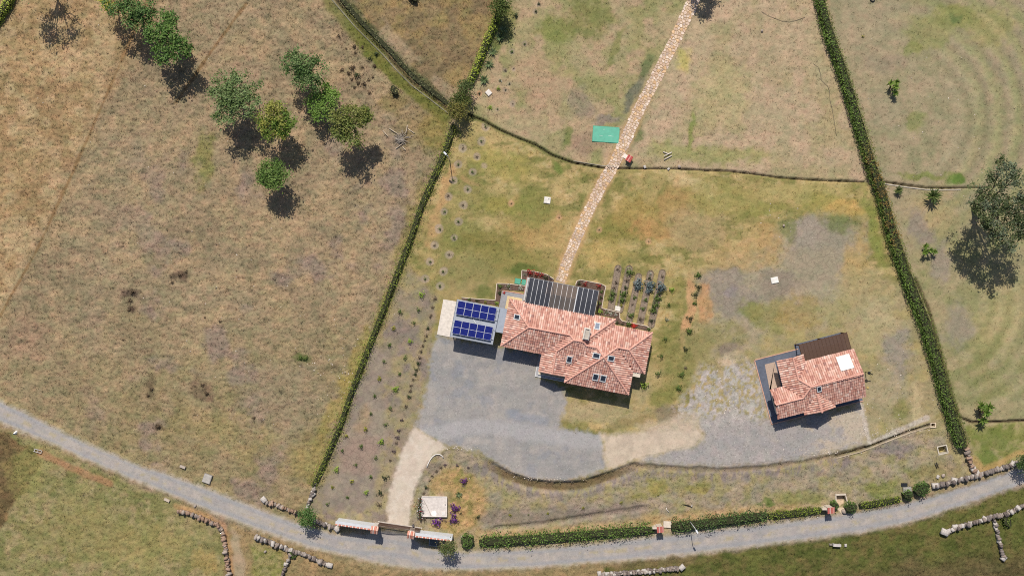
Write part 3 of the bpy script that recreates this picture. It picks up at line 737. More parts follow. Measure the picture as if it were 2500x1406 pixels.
    gr_ = math_('MULTIPLY', gr_, maprange(sep.outputs[0], 0, 0.8, 0.42, 1.0))
    base = mul(base, math_('ADD', gr_, 1.0))
    L.new(base, B.inputs["Base Color"])
    B.inputs["Roughness"].default_value = 1.0
    B.inputs["Specular IOR Level"].default_value = 0.05
    hgt = math_('ADD', math_('MULTIPLY', n_fine, 0.6), math_('MULTIPLY', n_fib, 0.8))
    hgt = math_('MULTIPLY', hgt, maprange(sep.outputs[0], 0, 1, 0.25, 1.0))
    hgt = math_('SUBTRACT', hgt, math_('MULTIPLY', ck, 0.15))
    bp = N.new("ShaderNodeBump"); bp.inputs["Strength"].default_value = 0.7; bp.inputs["Distance"].default_value = 0.14
    L.new(hgt, bp.inputs["Height"]); L.new(bp.outputs[0], B.inputs["Normal"])
    return m


M['ground'] = ground_material()

# ---- ground sheet: fine grid in and around the view, stretching out to the horizon
STEP = 0.15
core_x = np.arange(-71.0, 71.01, STEP); core_y = np.arange(-42.0, 42.01, STEP)
out = []
g = 0.3; s = 0.0
while s < 2500:
    s += g; g *= 1.35; out.append(s)
out = np.array(out)
gx = np.concatenate([core_x[0] - out[::-1], core_x, core_x[-1] + out])
gy_ = np.concatenate([core_y[0] - out[::-1], core_y, core_y[-1] + out])
NX, NY = len(gx), len(gy_)
XX, YY = np.meshgrid(gx, gy_)
XF = XX.ravel(); YF = YY.ravel()
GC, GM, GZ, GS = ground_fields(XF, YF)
far = np.maximum(np.abs(XF) - 71, np.abs(YF) - 42)
GZ = GZ * smooth(3, 0, far)
ii = np.arange(NX * NY).reshape(NY, NX)
GF = np.stack([ii[:-1, :-1], ii[:-1, 1:], ii[1:, 1:], ii[1:, :-1]], -1).reshape(-1, 4)
GV = np.stack([XF, YF, GZ], 1)


def add_mask(me, arr):
    at = me.color_attributes.new("Msk", 'FLOAT_COLOR', 'POINT')
    a = np.ones((len(arr), 4), np.float32); a[:, :3] = arr
    at.data.foreach_set("color", a.ravel())


me = np_mesh("ground", GV, GF, GC, 'ground', True)
add_mask(me, GM)
tag(link("ground", me), "dry grass pasture, lawns and bare soil seen from straight above", "ground", kind="structure")


def sheet(name, sd, lift, label, thr=0.0):
    """a surface laid on the ground: the grid cells inside an outline, lifted a little"""
    ins = (sd > thr)
    sel = ins[GF].all(1)
    F = GF[sel]
    idx = np.unique(F)
    mp = np.full(NX * NY, -1); mp[idx] = np.arange(len(idx))
    V = GV[idx].copy(); V[:, 2] += lift
    me = np_mesh(name, V, mp[F], GC[idx], 'ground', True)
    add_mask(me, GM[idx])
    return tag(link(name, me), label, name.split("_")[-1], kind="structure")


sheet("gravel_yard", GS['yard'], 0.012, "grey gravel yard in front of the large house")
sheet("gravel_driveway", GS['drive'], 0.016, "pale beige driveway from the gate to the yard")
sheet("gravel_track", GS['beige'], 0.016, "beige gravel track between the two grey yards", 2.0)
sheet("gravel_yard", GS['yard_e'], 0.020, "grey and beige gravel yard below the small house", 2.0)
sheet("road", GS['road'], 0.012, "grey gravel country road running along the bottom of the plot")


def gz(x, y):
    """ground height near a point"""
    i = int(np.clip(np.searchsorted(gx, x), 1, NX - 1)); j = int(np.clip(np.searchsorted(gy_, y), 1, NY - 1))
    return float(GZ[j * NX + i])


def gcol(x, y):
    i = np.clip(np.searchsorted(gx, x), 1, NX - 1); j = np.clip(np.searchsorted(gy_, y), 1, NY - 1)
    return GC[j * NX + i], GM[j * NX + i], GZ[j * NX + i]

# ------------------------------------------------------------------ houses
TILE_COLS = np.array([(224, 178, 160), (216, 163, 144), (230, 192, 174), (205, 147, 128), (234, 206, 190), (188, 131, 116), (160, 118, 110), (221, 174, 152), (211, 160, 142), (198, 141, 124)], float)
TILE_P = np.array([.18, .18, .13, .13, .07, .08, .05, .08, .06, .04])


def in_poly(u, v, poly):
    r = False
    n = len(poly)
    for i in range(n):
        a = poly[i]; b = poly[(i + 1) % n]
        if (a[1] > v) != (b[1] > v) and u < (b[0] - a[0]) * (v - a[1]) / (b[1] - a[1]) + a[0]:
            r = not r
    return r


def tile_mesh(name, poly, d, eave_d, ez, pitch, seed):
    """barrel tiles over one roof slope. d: (a, b, c) with a*u+b*v+c = metres up from the eave line"""
    r = np.random.default_rng(seed)
    a, b, c = d
    E = np.array([-b, a]); U = np.array([a, b])
    pu = np.array(poly)
    es = pu @ E; ss = pu @ U + c
    V = []; F = []; Cc = []
    e0 = math.floor(es.min() / .27) * .27
    ang = np.linspace(0, math.pi, 6)
    tint = r.normal(0, 6, (200, 1)) * np.array([[1, 1, 1]])
    ne = int((es.max() - e0) / .27) + 2; ns = int((ss.max() - ss.min()) / .36) + 2
    for i in range(ne):
        for j in range(ns):
            e = e0 + i * .27 + r.normal() * .008; s = ss.min() + j * .36 + r.normal() * .012
            cu = E * e + U * (s + .18 - c)
            if not in_poly(cu[0], cu[1], poly):
                continue
            col = alb(np.clip(TILE_COLS[r.choice(10, p=TILE_P)] * .75 + np.array([226, 182, 168]) * .25 + tint[i] + r.normal(0, 4), 5, 250))
            o = len(V)
            for (ds, rad, lift) in ((-.04, .131, .05), (.40, .118, .012)):
                for t in ang:
                    q = E * (e + rad * math.cos(t)) + U * (s + ds - c)
                    V.append((q[0], q[1], ez + pitch * (s + ds) + lift + rad * .66 * math.sin(t)))
                    Cc.append(col)
            for k in range(5):
                F.append((o + k, o + k + 1, o + 7 + k, o + 6 + k))
    return np_mesh(name, np.array(V), np.array(F), np.array(Cc), 'tile', True)


def make_roof(house, slopes, ridges, ez, pitch, seed):
    deck = MB()
    for i, (poly, d) in enumerate(slopes):
        z = [ez + pitch * (d[0] * p[0] + d[1] * p[1] + d[2]) for p in poly]
        n = len(poly)
        ar = sum(poly[k][0] * poly[(k + 1) % n][1] - poly[(k + 1) % n][0] * poly[k][1] for k in range(n))
        idx = list(range(n)) if ar > 0 else list(range(n - 1, -1, -1))
        top = [(poly[k][0], poly[k][1], z[k]) for k in idx]; bot = [(poly[k][0], poly[k][1], z[k] - .12) for k in idx]
        deck.add(top + bot, [tuple(range(n)), tuple(range(2 * n - 1, n - 1, -1))] + [(k, n + k, n + (k + 1) % n, (k + 1) % n) for k in range(n)], (178, 124, 112))
    roof = link("roof", deck.mesh("roof", 'tile'), house)
    for i, (poly, d) in enumerate(slopes):
        o = link("roof_tiles", tile_mesh("roof_tiles", poly, d, 0, ez, pitch, seed + i), roof)
        o["kind"] = "stuff"
    r = random.Random(seed)
    for (p, q) in ridges:
        p = Vector((p[0], p[1], ez + pitch * p[2] + .13)); q = Vector((q[0], q[1], ez + pitch * q[2] + .13))
        L = (q - p).length; n = max(1, int(L / .42)); m = MB()
        dirv = (q - p) / L; side = dirv.cross(Vector((0, 0, 1))).normalized(); up = side.cross(dirv)
        for k in range(n):
            a = p + dirv * (L * k / n); b = p + dirv * (L * (k + 1.08) / n)
            vs_ = []
            for (pt, rad) in ((a, .135), (b, .115)):
                for t in np.linspace(-.15, math.pi + .15, 7):
                    vs_.append(pt + side * (rad * math.cos(t)) + up * (rad * math.sin(t) - .05))
            g = r.uniform(-8, 8)
            m.add(vs_, [(j, j + 1, 8 + j, 7 + j) for j in range(6)], (226 + g, 172 + g, 154 + g))
        link("ridge_cap", m.mesh("ridge_cap", 'tile', True), roof)
    return roof


def skylight(house, u, v, d, ez, pitch, w, l, pane=(58, 66, 80), frame=(222, 224, 224)):
    """roof window lying in a slope"""
    a, b, c = d
    E = Vector((-b, a, 0)); U = Vector((a, b, pitch)).normalized()
    N = E.cross(U).normalized()
    if N.z < 0: N = -N
    o = Vector((u, v, ez + pitch * (a * u + b * v + c))) + N * .16
    m = MB()
    for (s1, s2, l1, l2) in ((-w / 2 - .09, w / 2 + .09, l / 2, l / 2 + .1), (-w / 2 - .09, w / 2 + .09, -l / 2 - .1, -l / 2), (-w / 2 - .09, -w / 2, -l / 2, l / 2), (w / 2, w / 2 + .09, -l / 2, l / 2)):
        q = [o + E * s1 + U * l1, o + E * s2 + U * l1, o + E * s2 + U * l2, o + E * s1 + U * l2]
        if (q[1] - q[0]).cross(q[2] - q[0]).z < 0: q = q[::-1]
        m.add([p - N * .18 for p in q] + [p + N * .04 for p in q], [(3, 2, 1, 0), (4, 5, 6, 7), (0, 1, 5, 4), (1, 2, 6, 5), (2, 3, 7, 6), (3, 0, 4, 7)], frame)
    f = link("skylight", m.mesh("skylight", 'paint'), house)
    q = [o - E * w / 2 - U * l / 2, o + E * w / 2 - U * l / 2, o + E * w / 2 + U * l / 2, o - E * w / 2 + U * l / 2]
    if (q[1] - q[0]).cross(q[2] - q[0]).z < 0: q = q[::-1]
    g = MB().add([p - N * .03 for p in q] + [p for p in q], [(3, 2, 1, 0), (4, 5, 6, 7), (0, 1, 5, 4), (1, 2, 6, 5), (2, 3, 7, 6), (3, 0, 4, 7)], pane)
    link("pane", g.mesh("pane", M['window'] if pane[0] < 90 else 'paint'), f)
    return f


def window_part(house, u, v, w, z0, z1, axis, out, frame=(150, 110, 80)):
    """wall window; axis 0: wall along u, 1: along v; out = outward sign"""
    m = MB(); g = MB()
    t = .05
    for (s0, s1, a, b) in ((-w / 2, w / 2, z0, z0 + .07), (-w / 2, w / 2, z1 - .07, z1), (-w / 2, -w / 2 + .07, z0 + .07, z1 - .07), (w / 2 - .07, w / 2, z0 + .07, z1 - .07)):
        if axis == 0: m.box(u + s0, u + s1, min(v, v + out * t), max(v, v + out * t), a, b, frame)
        else: m.box(min(u, u + out * t), max(u, u + out * t), v + s0, v + s1, a, b, frame)
    s = w / 2 - .07
    if axis == 0: g.box(u - s, u + s, min(v, v + out * .02), max(v, v + out * .02), z0 + .07, z1 - .07, (52, 60, 72))
    else: g.box(min(u, u + out * .02), max(u, u + out * .02), v - s, v + s, z0 + .07, z1 - .07, (52, 60, 72))
    f = link("window", m.mesh("window", 'wood'), house)
    link("pane", g.mesh("pane", 'window'), f)


# ---- large house
A1 = math.radians(-10.9)
O1 = Vector((-1.441, -7.297, 0))
EZ, PT = 2.5, 0.43
house = thing("house", "large house with red barrel tile hip roofs beside the grey gravel yard", "house", O1, A1)
Apt, Bp, R1, R2, R3, R4, R5, R6, R7, R8, R9 = (0, 6.05), (0, 0), (3.025, 3.025), (8.325, 3.025), (8.825, 2.525), (10.075, 2.525), (10.46, 2.14), (11.89, 2.14), (12.875, 1.155), (14.36, 2.64), (15.86, 2.64)
K, Lp, J = (7.0, .7), (7.0, -2.2), (8.75, -1.0)
dWest, dN, dS1, dW, dS2, dPE, dSW, dS, dSE, dS3, dE2, dN2, dEm = (1, 0, 0), (0, -1, 6.05), (0, 1, 0), (1, 0, -5.3), (0, 1, 1.0), (-1, 0, 8.75), (1, 0, -8.75), (0, 1, 2.97), (-1, 0, 17), (0, 1, 0), (-1, 0, 18.5), (0, -1, 5.28), (-1, 0, 13.6)
slopes = [([Apt, Bp, R1], dWest), ([Apt, R1, R2, R3, R4, (13.6, 6.05)], dN), ([Bp, (5.3, 0), R2, R1], dS1), ([(5.3, 0), (5.3, -2.2), Lp, K, R3, R2], dW),
          ([K, J, R6, R5, R4, R3], dS2), ([K, Lp, (8.75, -2.2), J], dPE), ([J, (8.75, -2.97), R7, R6], dSW), ([(8.75, -2.97), (17, -2.97), R7], dS),
          ([(17, -2.97), (17, 0), R8, R7], dSE), ([(17, 0), (18.5, 0), R9, R8], dS3), ([(18.5, 0), (18.5, 5.28), R9], dE2),
          ([(18.5, 5.28), (13.6, 5.28), R5, R6, R7, R8, R9], dN2), ([(13.6, 6.05), R4, R5, (13.6, 5.28)], dEm)]


def h3(p, d): return (p[0], p[1], d[0] * p[0] + d[1] * p[1] + d[2])


ridges = [(h3(Apt, dN), h3(R1, dN)), (h3(Bp, dS1), h3(R1, dS1)), (h3(R1, dN), h3(R2, dN)), (h3(R2, dN), h3(R3, dN)), (h3(R3, dN), h3(R4, dN)), (h3((13.6, 6.05), dN), h3(R4, dN)),
          (h3(R4, dS2), h3(R5, dS2)), (h3(R5, dS2), h3(R6, dS2)), (h3(R6, dN2), h3(R7, dN2)), (h3(R7, dN2), h3(R8, dN2)), (h3(R8, dN2), h3(R9, dN2)), (h3((18.5, 5.28), dN2), h3(R9, dN2)),
          (h3((18.5, 0), dS3), h3(R9, dS3)), (h3((8.75, -2.97), dS), h3(R7, dS)), (h3((17, -2.97), dS), h3(R7, dS)), (h3(K, dS2), h3(R3, dS2)), (h3(K, dW), h3(Lp, dW))]
roof = make_roof(house, slopes, ridges, EZ, PT, 100)
CREAM = (226, 214, 194)
for (u0, u1, v0, v1) in ((.55, 8.9, .55, 5.5), (8.9, 13.1, -.6, 5.502), (9.3, 16.5, -2.4, -.602), (13.1, 18.0, -.602, 4.75)):
    link("wall", MB().box(u0, u1, v0, v1, 0.02, 2.46, CREAM).mesh("wall", 'paint'), house)
for (u, v, w, ax, o) in ((2.2, .55, 1.6, 0, -1), (4.2, .55, 1.2, 0, -1), (10.6, -2.4, 1.8, 0, -1), (14.6, -2.4, 1.8, 0, -1), (18.0, 2.2, 1.6, 1, 1), (16.5, -1.5, 1.0, 1, 1), (15.6, 4.75, 1.6, 0, 1), (.55, 1.5, 1.2, 1, -1)):
    window_part(house, u, v, w, .95, 2.1, ax, o)
skylight(house, 1.4, 3.98, dWest, EZ, PT, .5, .62)
skylight(house, 11.44, 4.71, dN, EZ, PT, .5, .75, (128, 138, 154))
skylight(house, 8.79, .05, dS2, EZ, PT, .5, .75)
skylight(house, 12.02, 1.15, dSW, EZ, PT, .5, .8)
skylight(house, 13.76, 1.15, dSE, EZ, PT, .5, .75)
skylight(house, 12.43, -1.48, dS, EZ, PT, .58, .75)
skylight(house, 13.39, -1.47, dS, EZ, PT, .58, .75)
ch = MB()
ch.box(9.86, 10.56, 2.9, 4.3, 3.0, 4.45, (206, 198, 188)); ch.box(9.80, 10.62, 2.84, 4.36, 4.45, 4.52, (224, 216, 204))
chim = link("chimney", ch.mesh("chimney", 'paint'), house)
c2 = MB()
for (a, b, c, d) in ((9.9, 10.52, 2.94, 3.0), (9.9, 10.52, 4.2, 4.26), (9.9, 9.98, 3.0, 4.2), (10.44, 10.52, 3.0, 4.2)):
    c2.box(a, b, c, d, 4.52, 4.74, (214, 206, 196))
link("chimney_rim", c2.mesh("chimney_rim", 'paint'), chim)
link("flue_opening", MB().box(9.98, 10.44, 3.0, 4.2, 4.52, 4.56, (196, 186, 174)).mesh("flue_opening", 'paint'), chim)
# porch posts and front beam
for (u, v) in ((5.55, -1.95), (8.45, -1.95), (7.0, -1.95)):
    link("porch_post", MB().box(u - .08, u + .08, v - .08, v + .08, .1, 2.45, (130, 92, 66)).mesh("porch_post", 'wood'), house)
for k in range(8):
    u = 5.7 + k * .4
    link("rafter", MB().bar((u, -2.3, 2.42), (u, -1.2, 2.42), .07, .12, (120, 84, 60)).mesh("rafter", 'wood'), house)
link("gutter", MB().bar((8.8, -3.05, 2.43), (17, -3.05, 2.43), .1, .1, (120, 70, 58)).mesh("gutter", 'metal'), house)

# porch floor with white nosings
pf = thing("porch_step", "white edged porch steps at the south west corner of the large house", "steps", O1, A1)
m = MB(); m.box(5.05, 9.2, -3.13, .5, -.02, .10, (176, 176, 180)); link("lower_step", m.mesh("lower_step", 'conc'), pf)
m = MB(); m.box(5.38, 9.2, -2.8, .5, .10, .2, (214, 196, 166)); link("upper_step", m.mesh("upper_step", 'conc'), pf)
for (a, b) in (((5.08, -3.1, .115), (9.0, -3.1, .115)), ((5.08, -3.1, .118), (5.08, -1.9, .118)), ((5.41, -2.77, .215), (9.0, -2.77, .215)), ((5.41, -2.77, .218), (5.41, .2, .218))):
    link("nosing", MB().bar(a, b, .07, .04, (238, 238, 236)).mesh("nosing", 'paint'), pf)

# ---- north terrace and its glazed pergola
tf = MB()
tf.prism([(-1.15, 4.9), (-1.15, 6.85), (1.65, 6.9), (1.65, 9.2), (11.0, 9.2), (11.0, 5.2), (13.2, 5.2), (13.2, .6), (-.0, .6), (-.0, 1.7), (-1.15, 1.7)], 0.0, .10, (160, 160, 164))
ter = tag(link("terrace", tf.mesh("terrace", 'conc'), None, O1, A1), "grey tiled terrace wrapping round the north side of the large house", "terrace", kind="structure")
link("floor_tiles", MB().box(4.4, 8.3, 5.6, 9.1, .10, .13, (186, 156, 134)).mesh("floor_tiles", 'conc'), ter)
link("floor_tiles", MB().box(-.35, 1.6, 4.0, 6.35, .10, .125, (224, 200, 156)).mesh("floor_tiles", 'conc'), ter)
link("edge_band", MB().bar((-1.1, 6.9, .08), (1.6, 6.95, .08), .12, .14, (206, 158, 140)).mesh("edge_band", 'conc'), ter)
link("edge_band", MB().bar((1.72, 6.95, .08), (1.72, 9.2, .08), .12, .14, (206, 158, 140)).mesh("edge_band", 'conc'), ter)
pg = thing("pergola", "white framed glass pergola roof on the north side of the large house", "pergola", O1, A1)
PU0, PU1, PV0, PV1 = 2.0, 10.85, 5.9, 9.12
bars = [2.0 + i * (2.95 / 5) for i in range(5)] + [4.95 + i * (3.27 / 5) for i in range(5)] + [8.22 + i * (2.63 / 4) for i in range(5)]
WH = (226, 228, 230)
for i, u in enumerate(bars):
    w = .12 if i in (10,) else .042
    link("rafter", MB().bar((u, PV0, 2.66), (u, PV1, 2.66), w, .1, WH if i not in (0, 14) else (200, 196, 192)).mesh("rafter", 'paint'), pg)
for v in (7.57, PV1 + .03):
    link("beam", MB().bar((PU0 - .05, v, 2.57), (PU1 + .05, v, 2.57), .05, .08, (150, 152, 156)).mesh("beam", 'paint'), pg)
for u in (2.05, 4.95, 8.22, 10.8):
    link("post", MB().bar((u, PV1 - .05, .1), (u, PV1 - .05, 2.5), .1, .1, WH).mesh("post", 'paint'), pg)
for i in range(14):
    gm = 'glass_clear' if 5 <= i < 10 else 'glass_dark'
    for (v0, v1) in ((PV0, 7.55), (7.58, PV1)):
        link("pane", MB().box(bars[i] + .035, bars[i + 1] - .035, v0, v1, 2.64, 2.652, (60, 62, 70)).mesh("pane", gm), pg)
link("side_wall", MB().box(1.72, 1.92, 6.2, 9.15, .1, 2.3, (206, 204, 202)).mesh("side_wall", 'paint'), pg)
tb = thing("patio_table", "brown wooden table under the glass pergola", "table", (0, 0, 0))
tb.location = Matrix.Rotation(A1, 4, 'Z') @ Vector((6.0, 7.2, .13)) + O1; tb.rotation_euler = (0, 0, A1)
link("table_top", MB().box(-.5, .5, -.4, .4, .7, .75, (110, 84, 66)).mesh("table_top", 'wood'), tb)
for sx in (-.42, .42):
    for sy in (-.32, .32):
        link("leg", MB().box(sx - .04, sx + .04, sy - .04, sy + .04, 0, .7, (100, 76, 60)).mesh("leg", 'wood'), tb)

# ---- carport with two solar arrays
cp = thing("carport", "flat grey carport roof carrying the solar panels west of the large house", "carport", O1, A1)
link("roof_slab", MB().box(-6.45, -1.0, .02, 4.75, 2.60, 2.74, (172, 178, 188)).mesh("roof_slab", 'paint'), cp)
link("link_roof", MB().box(-1.0, .25, 1.62, 4.72, 2.38, 2.48, (166, 174, 186)).mesh("link_roof", 'paint'), cp)
link("fascia", MB().bar((-6.45, -.02, 2.66), (-.98, -.02, 2.66), .06, .16, (120, 126, 136)).mesh("fascia", 'paint'), cp)
link("fascia", MB().bar((-6.48, .0, 2.66), (-6.48, 4.75, 2.66), .06, .16, (106, 112, 124)).mesh("fascia", 'paint'), cp)
for (u, v) in ((-6.25, .2), (-3.7, .2), (-1.2, .2), (-6.25, 4.5), (-3.7, 4.5), (-1.2, 4.5)):
    link("post", MB().box(u - .07, u + .07, v - .07, v + .07, 0, 2.6, (120, 122, 126)).mesh("post", 'metal'), cp)
for ai, (v0, v1, lab) in enumerate(((2.88, 4.62, "solar array of five blue panels along the north edge of the carport roof"), (.44, 2.17, "solar array of five blue panels along the south edge of the carport roof"))):
    ar = thing("solar_array", lab, "solar array", O1 + Vector((0, 0, 0)), A1, "solar arrays on the carport")

    def zt(v): return 3.12 - (v - v0) / (v1 - v0) * .16
    for k in range(5):
        u0 = -6.28 + k * .99; u1 = u0 + .97
        m = MB(); tk = .024

        def quad(ua, ub, va, vb, up, th, col, mm):
            vsx = [(ua, va), (ub, va), (ub, vb), (ua, vb)]
            mm.add([(x, y, zt(y) + up - th) for x, y in vsx] + [(x, y, zt(y) + up) for x, y in vsx], [(3, 2, 1, 0), (4, 5, 6, 7), (0, 1, 5, 4), (1, 2, 6, 5), (2, 3, 7, 6), (3, 0, 4, 7)], col)
        vm = (v0 + v1) / 2
        SV = (206, 210, 218)
        quad(u0, u1, v0, v0 + tk, 0, .04, SV, m); quad(u0, u1, v1 - tk, v1, 0, .04, SV, m); quad(u0, u0 + tk, v0 + tk, v1 - tk, 0, .04, SV, m)
        quad(u1 - tk, u1, v0 + tk, v1 - tk, 0, .04, SV, m); quad(u0 + tk, u1 - tk, vm - .02, vm + .02, 0, .04, SV, m)
        pn = link("solar_panel", m.mesh("solar_panel", 'paint'), ar)
        for (va, vb) in ((v0 + tk, vm - .02), (vm + .02, v1 - tk)):
            c = MB()
            for q in range(6):
                ua = u0 + tk + q * (.97 - 2 * tk) / 6; ub = u0 + tk + (q + 1) * (.97 - 2 * tk) / 6
                quad(ua, ub - .014, va, vb, -.008, .02, (20 + 4 * (q % 2), 34, 112), c)
                quad(ub - .014, ub, va, vb, -.008, .02, (50, 62, 132), c)
            link("cell_block", c.mesh("cell_block", 'cell'), pn)
    for v in (v0 + .3, v1 - .3):
        link("rail", MB().bar((-6.4, v, zt(v) - .09), (-1.1, v, zt(v) - .09), .05, .05, (214, 216, 220)).mesh("rail", 'paint'), ar)
    for u in (-6.1, -3.8, -1.5):
        for v in (v0 + .3, v1 - .3):
            link("foot", MB().box(u - .03, u + .03, v - .03, v + .03, 2.74, zt(v) - .11, (150, 152, 156)).mesh("foot", 'metal'), ar)
lad = thing("aluminium_strut", "loose white metal strut lying on the carport roof between the arrays", "strut", O1, A1)
link("bar", MB().bar((-4.05, 2.72, 2.79), (-3.6, 2.2, 2.79), .08, .06, (220, 226, 226)).mesh("bar", 'paint'), lad)
link("bracket", MB().bar((-3.0, 2.7, 2.77), (-2.7, 2.3, 2.77), .03, .03, (200, 204, 206)).mesh("bracket", 'paint'), lad)
pad = tag(link("concrete_pad", MB().prism([(-8.34, 4.35), (-1.15, 4.5), (-1.15, .3), (-1.4, -.2), (-8.3, -.26)], -.03, .07, (230, 220, 208)).mesh("concrete_pad", 'conc'), None, O1, A1), "pale concrete parking pad under and beside the solar carport", "pad", kind="structure")

# ---- guest house
A2 = math.radians(14.3)
O2 = Vector((33.577, -16.490, 0))
EZ2 = 2.4
gh = thing("house", "small house with red tile roof and dark patio near the tall hedge", "house", O2, A2)
gN, gS, gW, gEr, glN, gpW, gpE = (0, -1, 6.2), (0, 1, 0), (1, 0, -1.6), (-1, 0, 5.4), (0, -1, 3.8), (1, 0, -3.35), (-1, 0, 7.35)
gsl = [([(0, 0), (3.35, 0), (5.35, 2), (7.35, 0), (11.4, 0), (11.4, 3.1), (4.7, 3.1), (3.5, 1.9), (0, 1.9)], gS),
       ([(11.4, 3.1), (11.4, 6.2), (5.0, 6.2), (5.0, 5.8), (3.5, 4.3), (4.7, 3.1)], gN),
       ([(3.5, 4.3), (5.0, 5.8), (5.0, 7.08), (3.5, 7.08)], gEr),
       ([(1.6, 7.08), (1.6, 3.8), (3.5, 1.9), (4.7, 3.1), (3.5, 4.3), (3.5, 7.08)], gW),
       ([(0, 1.9), (3.5, 1.9), (1.6, 3.8), (0, 3.8)], glN),
       ([(3.35, 0), (3.35, -.42), (5.35, -.42), (5.35, 2)], gpW), ([(5.35, 2), (5.35, -.42), (7.35, -.42), (7.35, 0)], gpE)]
gr = [((4.7, 3.1, 3.1), (11.4, 3.1, 3.1)), ((4.7, 3.1, 3.1), (3.5, 4.3, 1.9)), ((3.5, 4.3, 1.9), (3.5, 7.08, 1.9)), ((4.7, 3.1, 3.1), (3.5, 1.9, 1.9)), ((3.5, 1.9, 1.9), (0, 1.9, 1.9)), ((5.35, 2, 2), (5.35, -.42, 2))]
make_roof(gh, gsl, gr, EZ2, PT, 300)
GWALL = (222, 214, 200)
for (poly, zt_) in (([(.35, .4), (3.3, .4), (3.3, 3.4), (.35, 3.4)], 2.3), ([(3.3, .4), (11.1, .4), (11.1, 5.7), (3.3, 5.7)], 2.32), ([(2.1, 3.41), (3.29, 3.41), (3.29, 6.5), (2.1, 6.5)], 2.33)):
    link("wall", MB().prism(poly, 0.05, zt_, GWALL).mesh("wall", 'paint'), gh)
link("gable_wall", MB().add([(.34, .1, 2.2), (.34, 3.6, 2.2), (.34, 1.9, 3.05), (.5, .1, 2.2), (.5, 3.6, 2.2), (.5, 1.9, 3.05)], [(0, 2, 1), (3, 4, 5), (0, 1, 4, 3), (1, 2, 5, 4), (2, 0, 3, 5)], GWALL).mesh("gable_wall", 'paint'), gh)
link("gable_wall", MB().add([(11.05, .3, 2.3), (11.05, 5.9, 2.3), (11.05, 3.1, 3.55), (10.9, .3, 2.3), (10.9, 5.9, 2.3), (10.9, 3.1, 3.55)], [(0, 1, 2), (3, 5, 4), (0, 3, 4, 1), (1, 4, 5, 2), (2, 5, 3, 0)], GWALL).mesh("gable_wall", 'paint'), gh)
for (u, v, w, ax, o) in ((1.8, .4, 1.3, 0, -1), (9.2, .4, 1.5, 0, -1), (.35, 2.0, 1.2, 1, -1), (2.1, 5.0, 1.6, 1, -1), (7.5, 5.7, 2.2, 0, 1)):
    window_part(gh, u, v, w, .9, 2.0, ax, o)
skylight(gh, 5.62, 2.62, gS, EZ2, PT, .42, .62)
skylight(gh, 9.72, 4.85, gN, EZ2, PT, 1.55, 1.72, (250, 250, 250), (240, 236, 230))
for (u, v) in ((3.55, -.25), (7.15, -.25)):
    link("porch_post", MB().box(u - .07, u + .07, v - .07, v + .07, .05, 2.35, (130, 92, 66)).mesh("porch_post", 'wood'), gh)
gp = MB(); gp.prism([(-.55, 7.58), (4.85, 7.58), (4.85, 8.3), (11.2, 8.3), (11.2, 5.5), (11.62, 5.5), (11.62, -.86), (-.45, -.86)], -.02, .08, (104, 110, 124))
pt = tag(link("patio", gp.mesh("patio", 'conc'), None, O2, A2), "dark grey patio slab round the small house", "patio", kind="structure")
for (a, b) in (((-.6, 7.62), (5.2, 7.62)), ((-.58, 7.62), (-.48, -.9)), ((-.48, -.9), (11.7, -.9))):
    link("brick_edge", MB().bar((*a, .05), (*b, .05), .12, .13, (206, 164, 142)).mesh("brick_edge", 'conc'), pt)
link("pebble_bed", MB().prism([(.55, 6.75), (1.9, 6.75), (1.9, 3.5), (.35, 3.5), (.35, 3.0)], .08, .11, (192, 168, 150)).mesh("pebble_bed", 'pave'), pt)
link("step", MB().box(9.6, 10.2, -.55, -.3, .08, .2, (170, 170, 168)).mesh("step", 'conc'), pt)
bp_ = thing("pergola", "brown see-through pergola roof on the north side of the small house", "pergola", O2, A2)
nb = 13
for k in range(nb):
    u0 = 4.9 + k * (6.25 / nb)
    link("roof_sheet", MB().add([(u0 + .01, 6.1, 2.32), (u0 + 6.25 / nb - .01, 6.1, 2.32), (u0 + 6.25 / nb - .01, 8.4, 2.2), (u0 + .01, 8.4, 2.2), (u0 + .01, 6.1, 2.33), (u0 + 6.25 / nb - .01, 6.1, 2.33), (u0 + 6.25 / nb - .01, 8.4, 2.21), (u0 + .01, 8.4, 2.21)], [(0, 3, 2, 1), (4, 5, 6, 7), (0, 1, 5, 4), (1, 2, 6, 5), (2, 3, 7, 6), (3, 0, 4, 7)], (80, 60, 52)).mesh("roof_sheet", 'poly'), bp_)
    link("rafter", MB().bar((u0, 6.1, 2.24), (u0, 8.42, 2.12), .07, .12, (74, 54, 44)).mesh("rafter", 'wood'), bp_)
link("rafter", MB().bar((11.15, 6.1, 2.24), (11.15, 8.42, 2.12), .07, .12, (74, 54, 44)).mesh("rafter", 'wood'), bp_)
for v, z in ((8.3, 2.05), (7.25, 2.1)):
    link("beam", MB().bar((4.9, v, z), (11.15, v, z), .08, .12, (74, 54, 44)).mesh("beam", 'wood'), bp_)
for u in (5.0, 8.0, 11.05):
    link("post", MB().box(u - .06, u + .06, 8.2, 8.32, .08, 2.0, (80, 60, 48)).mesh("post", 'wood'), bp_)


# ------------------------------------------------------------------ stone path
def clip(poly, a, b, c):
    """keep the side a*x+b*y <= c"""
    out = []
    for i in range(len(poly)):
        p = poly[i]; q = poly[(i + 1) % len(poly)]
        dp = a * p[0] + b * p[1] - c; dq = a * q[0] + b * q[1] - c
        if dp <= 0: out.append(p)
        if (dp < 0 < dq) or (dq < 0 < dp):
            t = dp / (dp - dq); out.append((p[0] + t * (q[0] - p[0]), p[1] + t * (q[1] - p[1])))
    return out


